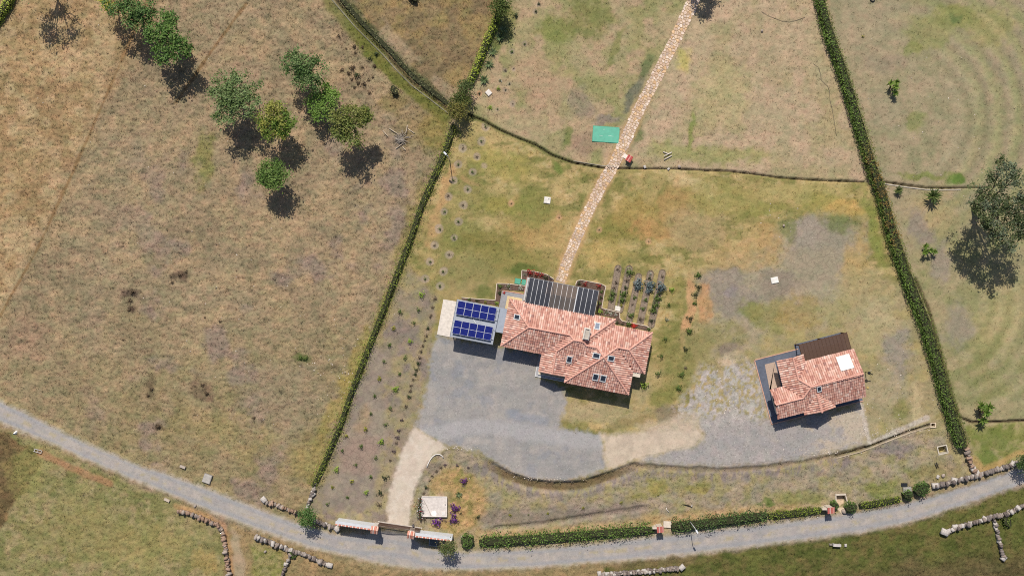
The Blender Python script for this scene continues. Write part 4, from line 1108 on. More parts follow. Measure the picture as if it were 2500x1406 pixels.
def path_stones():
    W = [(P(x, y).x, P(x, y).y, w / SC / 2) for x, y, w in PATH]
    r = random.Random(8)
    seeds = []
    cells = []
    s0 = 0.0
    segs = []
    for a, b in zip(W[:-1], W[1:]):
        L = math.hypot(b[0] - a[0], b[1] - a[1]); segs.append((s0, L, a, b)); s0 += L
    rows = int(s0 / .36)

    def at(s, t):
        for (st, L, a, b) in segs:
            if s <= st + L or (st, L, a, b) == segs[-1]:
                k = (s - st) / L
                dx, dy = (b[0] - a[0]) / L, (b[1] - a[1]) / L
                hw = a[2] + (b[2] - a[2]) * k
                return (a[0] + dx * (s - st) - dy * t * hw, a[1] + dy * (s - st) + dx * t * hw)
    for i in range(rows):
        n = r.choice((3, 4, 4, 5))
        for k in range(n):
            s = (i + .5) * .36 + r.uniform(-.13, .13); t = (-1 + (2 * k + 1) / n) + r.uniform(-.16, .16)
            seeds.append(at(s, t))
    S = np.array(seeds)
    out = []
    for i, (x, y) in enumerate(seeds):
        poly = [(x + .34 * math.cos(2 * math.pi * k / 10), y + .34 * math.sin(2 * math.pi * k / 10)) for k in range(10)]
        d = np.hypot(S[:, 0] - x, S[:, 1] - y)
        for j in np.argsort(d)[1:14]:
            if d[j] > .95: break
            dx, dy = S[j] - S[i]; L = d[j]
            nx, ny = dx / L, dy / L
            poly = clip(poly, nx, ny, nx * x + ny * y + L / 2 - .022)
        for (st, L, a, b) in segs:
            dx, dy = (b[0] - a[0]) / L, (b[1] - a[1]) / L
            sl = (x - a[0]) * dx + (y - a[1]) * dy
            if -.05 <= sl <= L + .05:
                hw = a[2] + (b[2] - a[2]) * sl / L + r.uniform(-.07, .09)
                nx, ny = -dy, dx
                c0 = nx * a[0] + ny * a[1]
                poly = clip(poly, nx, ny, c0 + hw); poly = clip(poly, -nx, -ny, -c0 + hw)
                break
        out.append((x, y, poly))
    return out


pth = tag(link("stone_path", None), "pale crazy-paved stone path running from the terrace to the north", "path", kind="structure")
PCOL = [(228, 202, 180), (216, 190, 168), (236, 216, 198), (208, 178, 154), (222, 194, 166), (230, 208, 190), (202, 180, 164), (226, 188, 146)]
stones = [s for s in path_stones() if len(s[2]) > 2]


def area(p): return abs(sum(p[i][0] * p[(i + 1) % len(p)][1] - p[(i + 1) % len(p)][0] * p[i][1] for i in range(len(p)))) / 2


stones.sort(key=lambda s: -area(s[2]))
rest = MB()
for i, (x, y, poly) in enumerate(stones):
    m = MB() if i < 300 else rest
    q = [(px_ - x, py_ - y) for px_, py_ in poly] if i < 300 else poly
    n = len(q); cx = sum(p[0] for p in q) / n; cy = sum(p[1] for p in q) / n
    z = rnd.uniform(.035, .06)
    rim = [(cx + (p[0] - cx) * .97, cy + (p[1] - cy) * .97, -.05) for p in q]
    top = [(cx + (p[0] - cx) * .9, cy + (p[1] - cy) * .9, z) for p in q]
    midr = [(cx + (p[0] - cx) * .97, cy + (p[1] - cy) * .97, z - .025) for p in q]
    f = [tuple(range(2 * n, 3 * n))] + [(k, (k + 1) % n, n + (k + 1) % n, n + k) for k in range(n)] + [(n + k, n + (k + 1) % n, 2 * n + (k + 1) % n, 2 * n + k) for k in range(n)]
    c = PCOL[rnd.randrange(8)]; g = rnd.uniform(-12, 12)
    ar_ = sum(q[k][0] * q[(k + 1) % n][1] - q[(k + 1) % n][0] * q[k][1] for k in range(n))
    if ar_ < 0: f = [t[::-1] for t in f]
    m.add(rim + midr + top, f, tuple(v + g for v in c))
    if i < 300:
        link("paving_stone", m.mesh("paving_stone", 'pave'), pth, (x, y, 0))
if rest.v:
    o = link("small_paving_stones", rest.mesh("small_paving_stones", 'pave'), pth); o["kind"] = "stuff"

# ------------------------------------------------------------------ trees
def tree(name, label, cpx, hc, rad, flat, leafcols, nclump, per, lsize, seed, trunk_r=.16, bark=(112, 98, 84), lobes=None, group=None, sparse=1.0, cat="tree"):
    """crown centre seen at pixel cpx at height hc; rad in metres, flat = vertical squash"""
    r = np.random.default_rng(seed)
    c = P(cpx[0], cpx[1], hc)
    t = thing(name, label, cat, (c.x, c.y, -.05), 0, group)
    lobes = lobes or [(0, 0, 0, 1.0)]
    pts = []
    while len(pts) < nclump:
        lx, ly, lz, lr = lobes[r.integers(len(lobes))]
        d = r.normal(size=3); d /= np.linalg.norm(d)
        if d[2] < -.35: d[2] *= -.6
        q = d * (r.uniform(.45, 1.0) ** .5) * lr * rad * r.uniform(.8, 1.08)
        pts.append((lx * rad + q[0], ly * rad + q[1], hc + lz * rad + q[2] * flat))
    pts = np.array(pts)
    LC = np.array(leafcols, float)
    LC = LC * .90 + LC.mean(1, keepdims=True) * .10 + np.array([0, 1, -2])
    C = []; S = []; K = []
    zlo, zhi = pts[:, 2].min(), pts[:, 2].max()
    for p in pts:
        n = int(per * r.uniform(.6, 1.4) * sparse)
        s = r.uniform(.34, .6)
        C.append(p + r.normal(size=(n, 3)) * np.array([s, s, s * .55]) * .62)
        S.append(lsize * r.uniform(.65, 1.35, n))
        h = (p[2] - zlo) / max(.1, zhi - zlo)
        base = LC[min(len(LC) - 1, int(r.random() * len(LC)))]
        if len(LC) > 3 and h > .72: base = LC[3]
        K.append(alb(np.clip(base * 1.16 + r.normal(0, 6) + r.normal(0, 5, (n, 1)) + r.normal(0, 2, (n, 3)), 8, 250)))
    V, F, col = leaves(np.concatenate(C), np.concatenate(S), np.concatenate(K), seed=seed, tilt=.8)
    link("crown", np_mesh("crown", V, F, col, 'leaf'), t)
    m = MB(); fork = hc * .42
    lean = Vector((r.normal() * .15, r.normal() * .15, 0))
    m.tube([(0, 0, 0), (lean.x * .5, lean.y * .5, fork * .5), (lean.x, lean.y, fork)], [trunk_r * 1.25, trunk_r, trunk_r * .85], bark, 7)
    link("trunk", m.mesh("trunk", 'bark', True), t)
    b = MB()
    nb = 7
    pick = r.choice(len(pts), min(len(pts), 46), replace=False)
    mains = []
    for k in range(nb):
        an = 2 * math.pi * (k + r.uniform(-.3, .3)) / nb
        rr_ = rad * r.uniform(.35, .55)
        e = Vector((lean.x + math.cos(an) * rr_, lean.y + math.sin(an) * rr_, hc - rad * flat * .25 + r.normal() * .15))
        s0 = Vector((lean.x, lean.y, fork * r.uniform(.8, 1.0)))
        mid = s0.lerp(e, .5) + Vector((0, 0, -.12 + r.normal() * .08))
        b.tube([s0, mid, e], [trunk_r * .5, trunk_r * .38, trunk_r * .24], bark, 5)
        mains.append(e)
    for i in pick:
        p = Vector(pts[i]); e = min(mains, key=lambda q: (q - p).length)
        b.tube([e, e.lerp(p, .55) + Vector((0, 0, .06)), p], [trunk_r * .22, trunk_r * .15, trunk_r * .06], bark, 4)
    link("limbs", b.mesh("limbs", 'bark', True), t)
    return t


tg = "scattered trees in the dry pasture"
tree("broadleaf_tree", "ragged green tree in the dry pasture with a side tuft at its top", (405, 100), 4.9, 3.0, .5, [(92, 122, 58), (80, 110, 52), (104, 132, 66)], 105, 34, .30, 1, group=tg,
     lobes=[(-.25, .1, .05, .72), (.35, .25, .1, .6), (.55, -.3, -.1, .5), (-.05, -.45, -.1, .5), (.2, .95, .1, .32), (-.4, .4, 0, .5)])
tree("broadleaf_tree", "wide flat grey-green tree with an open see-through crown in the pasture", (568, 238), 5.0, 3.65, .3, [(104, 124, 74), (92, 112, 62), (116, 134, 86)], 150, 34, .27, 2, group=tg, lobes=[(-.3, .2, 0, .68), (.3, .3, 0, .66), (.35, -.2, 0, .6), (-.25, -.4, -.05, .5), (.05, .05, .1, .6)])
tree("broadleaf_tree", "dark green round tree nearest the drainage channel in the pasture", (740, 172), 4.8, 2.75, .5, [(88, 112, 62), (76, 102, 54), (110, 130, 80)], 95, 36, .26, 3, group=tg, lobes=[(-.25, .2, 0, .75), (.35, 0, 0, .7), (.1, -.35, -.1, .6)])
tree("broadleaf_tree", "low bright yellow-green tree between two darker pasture trees", (786, 252), 2.8, 2.2, .55, [(112, 142, 62), (100, 130, 56), (122, 150, 72)], 62, 34, .26, 4, .11, group=tg, lobes=[(-.25, .0, 0, .75), (.0, .75, -.1, .45), (.55, .3, -.1, .45), (-.1, -.5, 0, .5)])
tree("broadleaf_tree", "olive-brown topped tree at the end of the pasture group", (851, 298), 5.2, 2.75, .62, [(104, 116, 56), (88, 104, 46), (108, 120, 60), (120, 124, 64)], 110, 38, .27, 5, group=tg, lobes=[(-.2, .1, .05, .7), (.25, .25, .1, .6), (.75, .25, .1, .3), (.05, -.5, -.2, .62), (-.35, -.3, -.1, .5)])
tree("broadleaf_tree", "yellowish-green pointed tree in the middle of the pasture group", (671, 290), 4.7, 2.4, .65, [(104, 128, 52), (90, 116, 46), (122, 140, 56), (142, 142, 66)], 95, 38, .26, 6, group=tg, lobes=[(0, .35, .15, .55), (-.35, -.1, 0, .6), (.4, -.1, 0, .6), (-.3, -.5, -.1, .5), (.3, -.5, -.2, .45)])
tree("broadleaf_tree", "small dense bright green tree standing alone lowest in the pasture", (668, 427), 4.0, 2.2, .6, [(96, 122, 58), (86, 112, 52), (108, 132, 66)], 95, 40, .24, 7, group=tg, lobes=[(-.15, .2, 0, .75), (.2, -.1, 0, .7), (-.25, -.25, -.1, .6)])
tree("broadleaf_tree", "large green tree cut by the top edge of the picture", (312, 20), 4.9, 3.3, .5, [(90, 118, 62), (80, 108, 56), (104, 128, 72)], 105, 32, .28, 8, group=tg, lobes=[(-.4, .2, 0, .6), (.45, .2, 0, .7), (.5, -.35, -.1, .5), (0, -.2, -.1, .5)])
tree("broadleaf_tree", "small yellow-leaved tree at the top edge beside the large green one", (262, 8), 3.6, 1.2, .5, [(176, 172, 60), (160, 160, 54), (150, 150, 70)], 26, 22, .24, 9, .09, group=tg)
tree("broadleaf_tree", "thin-crowned tree beyond the top edge casting a branchy shadow", (77, -64), 6.5, 2.9, .45, [(96, 110, 66), (110, 120, 74)], 85, 20, .26, 10, .2, group=tg)
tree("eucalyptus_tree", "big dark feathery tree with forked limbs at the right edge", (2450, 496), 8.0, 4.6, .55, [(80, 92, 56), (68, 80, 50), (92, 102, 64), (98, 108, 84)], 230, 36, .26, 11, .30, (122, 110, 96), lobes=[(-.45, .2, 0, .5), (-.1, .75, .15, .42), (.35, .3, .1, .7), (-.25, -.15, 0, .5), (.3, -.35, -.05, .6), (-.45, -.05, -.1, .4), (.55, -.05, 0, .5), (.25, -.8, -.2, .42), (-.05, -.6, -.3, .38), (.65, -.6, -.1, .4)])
tree("gate_tree", "small feathery tree beside the right end of the gate wall", (1095, 1338), 2.6, 1.0, .8, [(98, 110, 62), (84, 98, 54), (124, 118, 78)], 34, 26, .2, 12, .07)
tree("roadside_tree", "small round dark green tree growing from the stone wall corner", (748, 1264), 2.5, 1.1, .7, [(78, 108, 54), (68, 98, 48), (90, 118, 60)], 40, 32, .2, 13, .08)
tree("hedge_tree", "tall dark bushy tree in the hedge at the top edge", (1221, 8), 3.0, 1.5, .8, [(82, 96, 46), (70, 86, 42), (96, 104, 52)], 50, 36, .22, 14, .1, lobes=[(0, .5, 0, .8), (0, -.4, -.1, .8), (.1, 0, .1, .8)])
tree("hedge_tree", "olive tree with golden top where channel, hedge and ditch meet", (1118, 268), 2.4, 1.15, .7, [(110, 108, 54), (96, 98, 48), (124, 116, 60)], 42, 32, .2, 15, .08)
tree("hedge_tree", "dark green tree just north of the golden-topped one", (1126, 243), 2.2, 1.05, .7, [(82, 92, 46), (72, 84, 42), (94, 102, 50)], 38, 32, .2, 16, .08)
tree("hedge_tree", "greyish green tree closing the south end of the upper hedge", (1137, 215), 2.0, .9, .7, [(88, 102, 58), (78, 92, 52), (98, 108, 64)], 32, 30, .2, 17, .07)
tree("roadside_tree", "dark round tree at the right edge above the road", (2504, 1132), 2.0, 1.1, .7, [(72, 92, 48), (64, 84, 44)], 36, 30, .2, 18, .08)
tree("path_tree", "tree beyond the top edge shading the ground beside the path", (1722, -58), 3.2, 1.9, .5, [(88, 110, 56), (76, 98, 50)], 60, 34, .26, 19, .12)


# ------------------------------------------------------------------ hedges
def hedge(name, label, line, width, height, side_cols, top_cols, dens, seed, rough=.12, lsize=.17, cat="hedge", top_brown=None, group=None, right=None, bright=1.25):
    r = np.random.default_rng(seed)
    L = [P(x, y) for x, y in line]
    cum = [0.0]
    for a, b in zip(L[:-1], L[1:]): cum.append(cum[-1] + (b - a).length)
    tot = cum[-1]
    xs = np.array([p.x for p in L]); ys = np.array([p.y for p in L]); cs = np.array(cum)
    o = Vector((float(np.interp(tot / 2, cs, xs)), float(np.interp(tot / 2, cs, ys)), 0))
    t = thing(name, label, cat, o, 0, group)
    wid = width if isinstance(width, tuple) else (width, width)
    area_ = tot * ((wid[0] + wid[1]) / 2 + 2 * height)
    n = int(area_ * dens)
    s = r.uniform(0, tot, n)
    cx = np.interp(s, cs, xs); cy = np.interp(s, cs, ys)
    dx = np.interp(s + .2, cs, xs) - np.interp(s - .2, cs, xs); dy = np.interp(s + .2, cs, ys) - np.interp(s - .2, cs, ys)
    dl = np.hypot(dx, dy) + 1e-6; nx, ny = -dy / dl, dx / dl
    w = wid[0] + (wid[1] - wid[0]) * s / tot
    lump = fbm(s * 1.1 + seed, s * 0 + 3.3, 2, 5) - .5
    lump2 = fbm(s * 1.3 + seed + 40, s * 0 + 8.3, 2, 7) - .5
    tap = np.clip(np.minimum(s, tot - s) / (.45 * (wid[0] + wid[1]) / 2), 0.02, 1) ** .5
    hh = height * (1 + rough * 1.6 * lump) * (.35 + .65 * tap)
    ww = w * (1 + rough * 2.2 * lump2) * (.25 + .75 * tap)
    u = r.uniform(0, 1, n); per = ww + 2 * hh; q = u * per
    top = q < ww
    sgn = np.where(q < ww + hh, 1, -1)
    edge_ = np.clip(np.abs(q - ww / 2) / np.maximum(ww / 2, .01), 0, 1)
    zz = np.where(top, hh * (1 - .30 * min(1.0, rough * 3.2) * edge_ ** 2), np.where(sgn > 0, q - ww, q - ww - hh) * (1 - .25 * min(1.0, rough * 3.2)))
    off = np.where(top, q - ww / 2, sgn * ww / 2 * (1 - .12 * (zz / np.maximum(hh, .1)) ** 3))
    off = off + r.normal(0, .06 + rough * .3, n); zz = np.clip(zz + r.normal(0, .05 + rough * .3, n), .03, None)
    C = np.stack([cx + nx * off - o.x, cy + ny * off - o.y, zz], 1)
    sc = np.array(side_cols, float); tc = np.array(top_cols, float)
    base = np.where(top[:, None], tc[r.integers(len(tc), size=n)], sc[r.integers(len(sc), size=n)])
    if right is not None:
        kr = smooth(-.12, .25, off)[:, None] * top[:, None]
        base = base + (np.array(right, float) - base) * kr
    if top_brown is not None:
        s0, s1, bc = top_brown
        k = smooth(s0 - 3, s0, s) * smooth(s1 + 3, s1, s) * np.where(top, 1.0, .15) * smooth(.3, .55, fbm(s * 2, off * 2, 2, 9))
        base = base + (np.array(bc, float) - base) * k[:, None]
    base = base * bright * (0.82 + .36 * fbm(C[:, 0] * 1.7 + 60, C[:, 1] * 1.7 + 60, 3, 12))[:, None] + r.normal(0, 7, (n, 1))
    Nn = np.stack([np.where(top, 0, nx * sgn), np.where(top, 0, ny * sgn), np.where(top, 1, .45)], 1) + r.normal(0, .45, (n, 3))
    V, F, col = leaves(C, lsize * r.uniform(.6, 1.4, n), alb(np.clip(base, 8, 250)), seed=seed, Nrm=Nn)
    link("foliage", np_mesh("foliage", V, F, col, 'leaf'), t)
    m = MB()
    k = max(2, int(tot / 1.2))
    ring = []
    for i in range(k + 1):
        ss_ = tot * i / k
        x = float(np.interp(ss_, cs, xs)) - o.x; y = float(np.interp(ss_, cs, ys)) - o.y
        ddx = float(np.interp(ss_ + .2, cs, xs) - np.interp(ss_ - .2, cs, xs)); ddy = float(np.interp(ss_ + .2, cs, ys) - np.interp(ss_ - .2, cs, ys)); d_ = math.hypot(ddx, ddy) + 1e-6
        w_ = (wid[0] + (wid[1] - wid[0]) * i / k) * (.34 if 0 < i < k else .12)
        ring.append([(x - ddy / d_ * w_ * e, y + ddx / d_ * w_ * e, z) for e, z in ((1, -.05), (1, height * .72), (-1, height * .72), (-1, -.05))])
    v = [p for rg in ring for p in rg]
    f = [(4 * i + j, 4 * i + (j + 1) % 4, 4 * i + 4 + (j + 1) % 4, 4 * i + 4 + j) for i in range(k) for j in range(4)] + [(0, 1, 2, 3), (4 * k + 3, 4 * k + 2, 4 * k + 1, 4 * k)]
    m.add(v, f, (58, 60, 38))
    link("branches", m.mesh("branches", 'bark'), t)  # solid dark core added inside the leaves to block light
    return t


GRN = [(84, 108, 50), (72, 98, 44), (98, 120, 58)]
hedge("hedge", "long tall clipped hedge with a brownish top crossing the right side", HEDGE_E, (1.15, 1.65), 1.75, [(96, 118, 56), (84, 108, 50), (110, 130, 64)], [(86, 108, 48), (76, 98, 44), (98, 118, 54)], 48, 21, .2, .18, top_brown=(22.5, 33, (116, 96, 52)), right=(90, 92, 48), bright=1.3)
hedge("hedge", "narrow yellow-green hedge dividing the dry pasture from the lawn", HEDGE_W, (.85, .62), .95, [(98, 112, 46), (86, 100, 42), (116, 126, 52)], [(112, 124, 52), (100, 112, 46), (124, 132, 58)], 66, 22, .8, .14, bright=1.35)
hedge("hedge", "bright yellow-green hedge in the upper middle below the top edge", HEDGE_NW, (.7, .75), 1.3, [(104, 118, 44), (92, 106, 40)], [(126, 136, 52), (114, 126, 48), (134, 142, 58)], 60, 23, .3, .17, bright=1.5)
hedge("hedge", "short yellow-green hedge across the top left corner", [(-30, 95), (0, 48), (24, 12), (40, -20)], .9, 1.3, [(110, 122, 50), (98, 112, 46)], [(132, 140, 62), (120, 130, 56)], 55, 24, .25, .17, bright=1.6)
hedge("hedge", "long green front hedge between the gate and the first tiled pillar", [(1170, 1320), (1230, 1316), (1300, 1312), (1400, 1304), (1500, 1296), (1596, 1288)], (1.2, .9), 1.15, GRN, [(92, 114, 54), (80, 104, 48), (104, 124, 60)], 50, 25, .75, .2)
hedge("round_shrub", "round dark green shrub between the gate tree and the front hedge", [(1126, 1319), (1157, 1316)], 1.7, 1.3, GRN, [(88, 110, 54), (78, 100, 48)], 60, 26, .15, .19, cat="shrub")
hedge("hedge", "dark green front hedge between the first tiled pillar and the yellow stretch", [(1637, 1282), (1700, 1277), (1770, 1268), (1840, 1258), (1872, 1254)], (1.25, .95), 1.2, [(72, 94, 50), (62, 84, 44), (80, 100, 54)], [(76, 96, 52), (66, 88, 46), (88, 106, 58)], 52, 27, .7, .2)
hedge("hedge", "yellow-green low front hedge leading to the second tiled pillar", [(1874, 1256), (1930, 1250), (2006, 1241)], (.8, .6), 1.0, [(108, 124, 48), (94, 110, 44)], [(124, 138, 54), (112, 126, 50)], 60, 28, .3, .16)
hedge("round_shrub", "dark shrub squeezed between the second tiled pillar and the concrete basin", [(2026, 1232), (2043, 1231)], 1.0, 1.2, GRN, [(78, 98, 50), (68, 90, 46)], 60, 29, .2, .18, cat="shrub")
hedge("round_shrub", "dark bushy shrub on the right of the concrete basin at the road", [(2061, 1240), (2087, 1232)], 1.4, 1.3, GRN, [(78, 98, 50), (68, 90, 46)], 60, 30, .2, .18, cat="shrub")
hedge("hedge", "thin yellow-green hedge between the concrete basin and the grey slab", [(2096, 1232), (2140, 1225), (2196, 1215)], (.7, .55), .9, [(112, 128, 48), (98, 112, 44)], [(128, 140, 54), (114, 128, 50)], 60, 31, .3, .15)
hedge("round_shrub", "conical dark shrub below the grey slab at the road", [(2201, 1207), (2223, 1203)], 1.2, 1.5, GRN, [(76, 96, 50), (66, 88, 46)], 60, 32, .2, .18, cat="shrub")
hedge("round_shrub", "largest dark shrub beside the left end of the right stone wall", [(2230, 1200), (2262, 1180)], 1.4, 1.5, GRN, [(76, 98, 50), (66, 88, 44)], 56, 33, .2, .18, cat="shrub")
hedge("hedge", "row of dark flowering shrubs along the cistern's left side", [(1027, 1214), (1026, 1240), (1027, 1268)], .7, .8, [(84, 92, 70), (70, 78, 58), (190, 190, 190), (120, 50, 56)], [(96, 100, 80), (80, 88, 66), (206, 206, 206), (130, 52, 58)], 46, 34, .4, .17)
hedge("round_shrub", "small green shrub growing by the stone wall in the lower left", [(711, 1344), (720, 1360)], .8, .6, GRN, [(96, 120, 54), (84, 108, 50)], 60, 35, .2, .16, cat="shrub")
hedge("round_shrub", "yellow-green bush at the bend of the lower right stone wall", [(2448, 1262), (2462, 1282)], 1.4, .8, [(92, 108, 48), (80, 96, 44)], [(104, 118, 54), (92, 108, 48)], 46, 36, .3, .17, cat="shrub")
hedge("round_shrub", "straggly grey-green bush with a dark base beside the channel bank", [(958, 212), (970, 232)], 1.3, .9, [(112, 110, 72), (98, 96, 62)], [(128, 122, 82), (112, 108, 70)], 20, 37, .4, .2, cat="shrub")
hedge("round_shrub", "dark shrub shadowing the trench at the top of the pasture triangle", [(998, -10), (1018, 6)], 1.0, 1.0, [(84, 80, 54), (74, 70, 48)], [(100, 94, 60), (88, 84, 54)], 30, 38, .4, .2, cat="shrub")


hedge("bank_scrub", "low dark green scrub lining the far side of the upper left channel", [(x + 11, y - 7) for x, y in CHAN_NW], .8, .32, [(84, 92, 58), (74, 82, 52), (104, 104, 74)], [(92, 100, 62), (80, 88, 56), (116, 114, 84)], 26, 40, .8, .18, cat="scrub")


# ------------------------------------------------------------------ small plants
def bush_meshes(kind, seed):
    """foliage and stem meshes of one small plant, about 1 m across"""
    r = np.random.default_rng(seed)
    st = MB()
    K = {'sapling': ([(92, 112, 56), (80, 100, 48), (108, 124, 64)], 46, .42, .75, .17), 'dry': ([(112, 98, 82), (96, 84, 70), (128, 112, 92)], 50, .45, .5, .14),
         'yellow': ([(166, 164, 60), (150, 150, 54), (120, 122, 52)], 46, .38, .7, .17), 'bright': ([(136, 160, 62), (120, 146, 56), (150, 172, 76)], 70, .5, .8, .2),
         'silver': ([(122, 134, 134), (104, 118, 122), (90, 106, 104)], 110, .5, .7, .2), 'green': ([(92, 112, 54), (80, 100, 48), (104, 122, 60)], 100, .5, .5, .17),
         'purple': ([(110, 60, 130), (94, 48, 116), (128, 76, 148), (86, 70, 70)], 95, .48, .6, .18), 'red': ([(186, 52, 58), (160, 40, 48), (140, 52, 50), (96, 92, 60)], 95, .5, .6, .18),
         'redpot': ([(196, 62, 50), (176, 50, 42)], 80, .42, .6, .2), 'white': ([(222, 222, 214), (120, 128, 96), (92, 104, 66)], 70, .45, .4, .15), 'tuss': ([(92, 78, 62), (78, 66, 54), (110, 94, 72)], 60, .42, .5, .2),
         'dark': ([(62, 74, 46), (54, 66, 42), (78, 88, 54)], 70, .42, .6, .17), 'mauve': ([(98, 72, 88), (84, 74, 78), (108, 98, 96)], 60, .45, .45, .16)}
    cols, n, rad, h, ls = K[kind]
    cols = np.array(cols, float)
    d = r.normal(size=(n, 3)); d /= np.linalg.norm(d, axis=1, keepdims=True)
    q = d * (r.uniform(.15, 1, n) ** .6)[:, None]
    lump = 1 + .35 * np.sin(np.arctan2(d[:, 1], d[:, 0]) * 3 + seed)
    C = np.stack([q[:, 0] * rad * lump, q[:, 1] * rad * lump, h * .55 + q[:, 2] * h * .45], 1)
    cc = cols[r.integers(len(cols), size=n)] * 1.1 + r.normal(0, 8, (n, 1))
    V, F, col = leaves(C, ls * r.uniform(.6, 1.4, n), alb(np.clip(cc, 6, 250)), seed=seed)
    fo = np_mesh("foliage", V, F, col, 'leaf')
    for k in range(4):
        an = 2 * math.pi * k / 4 + r.uniform(-.4, .4)
        st.tube([(0, 0, -.05), (math.cos(an) * rad * .3, math.sin(an) * rad * .3, h * .4), (math.cos(an) * rad * .55, math.sin(an) * rad * .55, h * .7)], [.025, .018, .008], (96, 80, 62), 4)
    return fo, st.mesh("stem", 'bark')


def rosette_meshes(seed, n, length, width, rise, cols, trunk=.1, heads=1):
    """sword-leaved rosettes on short trunks"""
    r = np.random.default_rng(seed)
    V = []; F = []; C = []
    st = MB()
    for hd in range(heads):
        ox, oy = (0, 0) if heads == 1 else (math.cos(hd * 2.4) * .55 * (hd > 0), math.sin(hd * 2.4) * .6 * (hd > 0))
        tz = trunk * (1 - .18 * hd)
        st.tube([(ox * .3, oy * .3, -.05), (ox, oy, tz)], [.09, .07], (120, 104, 84), 6)
        for k in range(n):
            an = 2 * math.pi * k / n + r.uniform(-.2, .2); el = r.uniform(.05, rise)
            L = length * r.uniform(.75, 1.1); w = width * r.uniform(.8, 1.2)
            dv = np.array([math.cos(an) * math.cos(el), math.sin(an) * math.cos(el), math.sin(el)]); sd = np.array([-math.sin(an), math.cos(an), 0])
            b = np.array([ox, oy, tz]); o = len(V)
            m1 = b + dv * L * .5 + np.array([0, 0, .03]); tip = b + dv * L - np.array([0, 0, .12 * L])
            up = np.cross(sd, dv) * -.0
            V += [b + sd * w * .35, b - sd * w * .35, m1 - sd * w * .5, m1 + sd * w * .5, tip - sd * w * .06, tip + sd * w * .06]
            F += [(o, o + 1, o + 2, o + 3), (o + 3, o + 2, o + 4, o + 5)]
            c = alb(np.clip(np.array(cols[r.integers(len(cols))], float) + r.normal(0, 8), 5, 250)); C += [c] * 6
    return np_mesh("leaves", np.array(V), np.array(F), np.array(C), 'leaf'), st.mesh("trunk", 'bark')


BANK_ = {}


def plant(kind, px, py, size, label, cat="plant", group=None, name=None, variant=None):
    v = variant if variant is not None else rnd.randrange(3)
    key = (kind, v)
    if key not in BANK_:
        if kind == 'agave': BANK_[key] = ("leaves", "stem") + rosette_meshes(500 + v, 16, .75, .13, .9, [(104, 122, 78), (86, 106, 66), (128, 142, 100)], .05)
        elif kind == 'yucca': BANK_[key] = ("leaves", "trunk") + rosette_meshes(520 + v, 38, .62, .075, 1.2, [(96, 112, 58), (80, 98, 50), (116, 128, 72)], .35)
        elif kind == 'palm': BANK_[key] = ("leaves", "trunk") + rosette_meshes(540 + v, 22, .5, .11, 1.2, [(112, 138, 58), (98, 124, 52), (130, 152, 70)], 1.0, 4)
        else: BANK_[key] = ("foliage", "stem") + bush_meshes(kind, 600 + hash_kind(kind) * 10 + v)
    n1, n2, m1, m2 = BANK_[key]
    p = P(px, py)
    t = thing(name or {'agave': 'agave', 'yucca': 'yucca', 'palm': 'dracaena', 'sapling': 'sapling'}.get(kind, 'shrub'), label, cat, (p.x, p.y, gz(p.x, p.y) - .02), rnd.uniform(0, 6.28), group, size)
    link(n1, m1, t); link(n2, m2, t)
    return t


def hash_kind(k):
    return sum(ord(c) for c in k) % 40


# young trees in dug rings, two staggered rows by the west hedge
for side, lst, nm in ((0, [q for i, q in enumerate(RINGS_W) if i in (2, 4, 6, 8, 10, 12, 14, 16, 18)], "row nearer the west hedge"), (1, [q for i, q in enumerate(RINGS_W) if i in (0, 1, 3, 5, 7, 9, 11, 13, 15, 17, 19)], "row farther from the west hedge")):
    for i, (x, y) in enumerate(lst):
        plant('sapling' if (i + side) % 3 else 'dry', x, y, .62, f"{ordinal(i)} ringed sapling from the north in the {nm}", "sapling", "saplings in dug rings on the west lawn", "sapling")
for i, (x, y) in enumerate(RINGS_O):
    plant('dry', x, y, .42, f"{ordinal(i)} tiny sapling in an orange soil ring counting from the west", "sapling", "tiny saplings in orange soil rings on the lawn", "sapling")
# north garden corner
for i, (x, y) in enumerate([(1228.6, 73), (1221, 92), (1202, 128), (1193.5, 158), (1181.5, 196)]):
    plant('agave', x, y, 1.15, f"{ordinal(i)} agave from the north in the row beside the upper hedge", "agave", "agaves beside the upper hedge")
nn = [('sapling', 1280.6, 108, .5, "young shrub in a pale ring near the top of the north lawn"), ('dark', 1308, 29, .55, "dark shrub in a pale ring, lower of the two by the top edge"), ('dark', 1315.6, 11, .6, "dark shrub in a pale ring, upper of the two by the top edge"),
      ('dry', 1233.5, 172, .75, "dry shrub in the largest grey ring beside the agaves"), ('dry', 1254, 168, .4, "tiny dry shrub in a ring east of the largest grey ring"), ('sapling', 1250, 127, .7, "green sapling standing level with the third agave"),
      ('white', 1221, 198, .6, "whitish shrub level with the lowest agave"), ('bright', 1216.5, 217, .6, "bright green shrub just east of the white pad"), ('dark', 1244, 206, .4, "small dark shrub east of the whitish one"), ('dark', 1234, 220, .35, "tiny dark shrub below the whitish one"),
      ('dark', 1170, 229, .5, "round dark shrub in an orange soil patch beside the hedge"), ('dark', 1160, 265, .6, "round dark shrub at the start of the ditch"), ('bright', 1197, 264, .7, "green sapling with a yellow tip above the ditch"), ('sapling', 1214.5, 267, .5, "sparse sapling right of the yellow-tipped one"), ('dry', 1251.6, 254, .4, "dry twig plant in a faint ring above the ditch"), ('dark', 1259, 39, .9, "spreading dark shrub in the shade by the hedge tree")]
for k, x, y, s, lb in nn:
    plant(k, x, y, s, lb, "shrub", None)
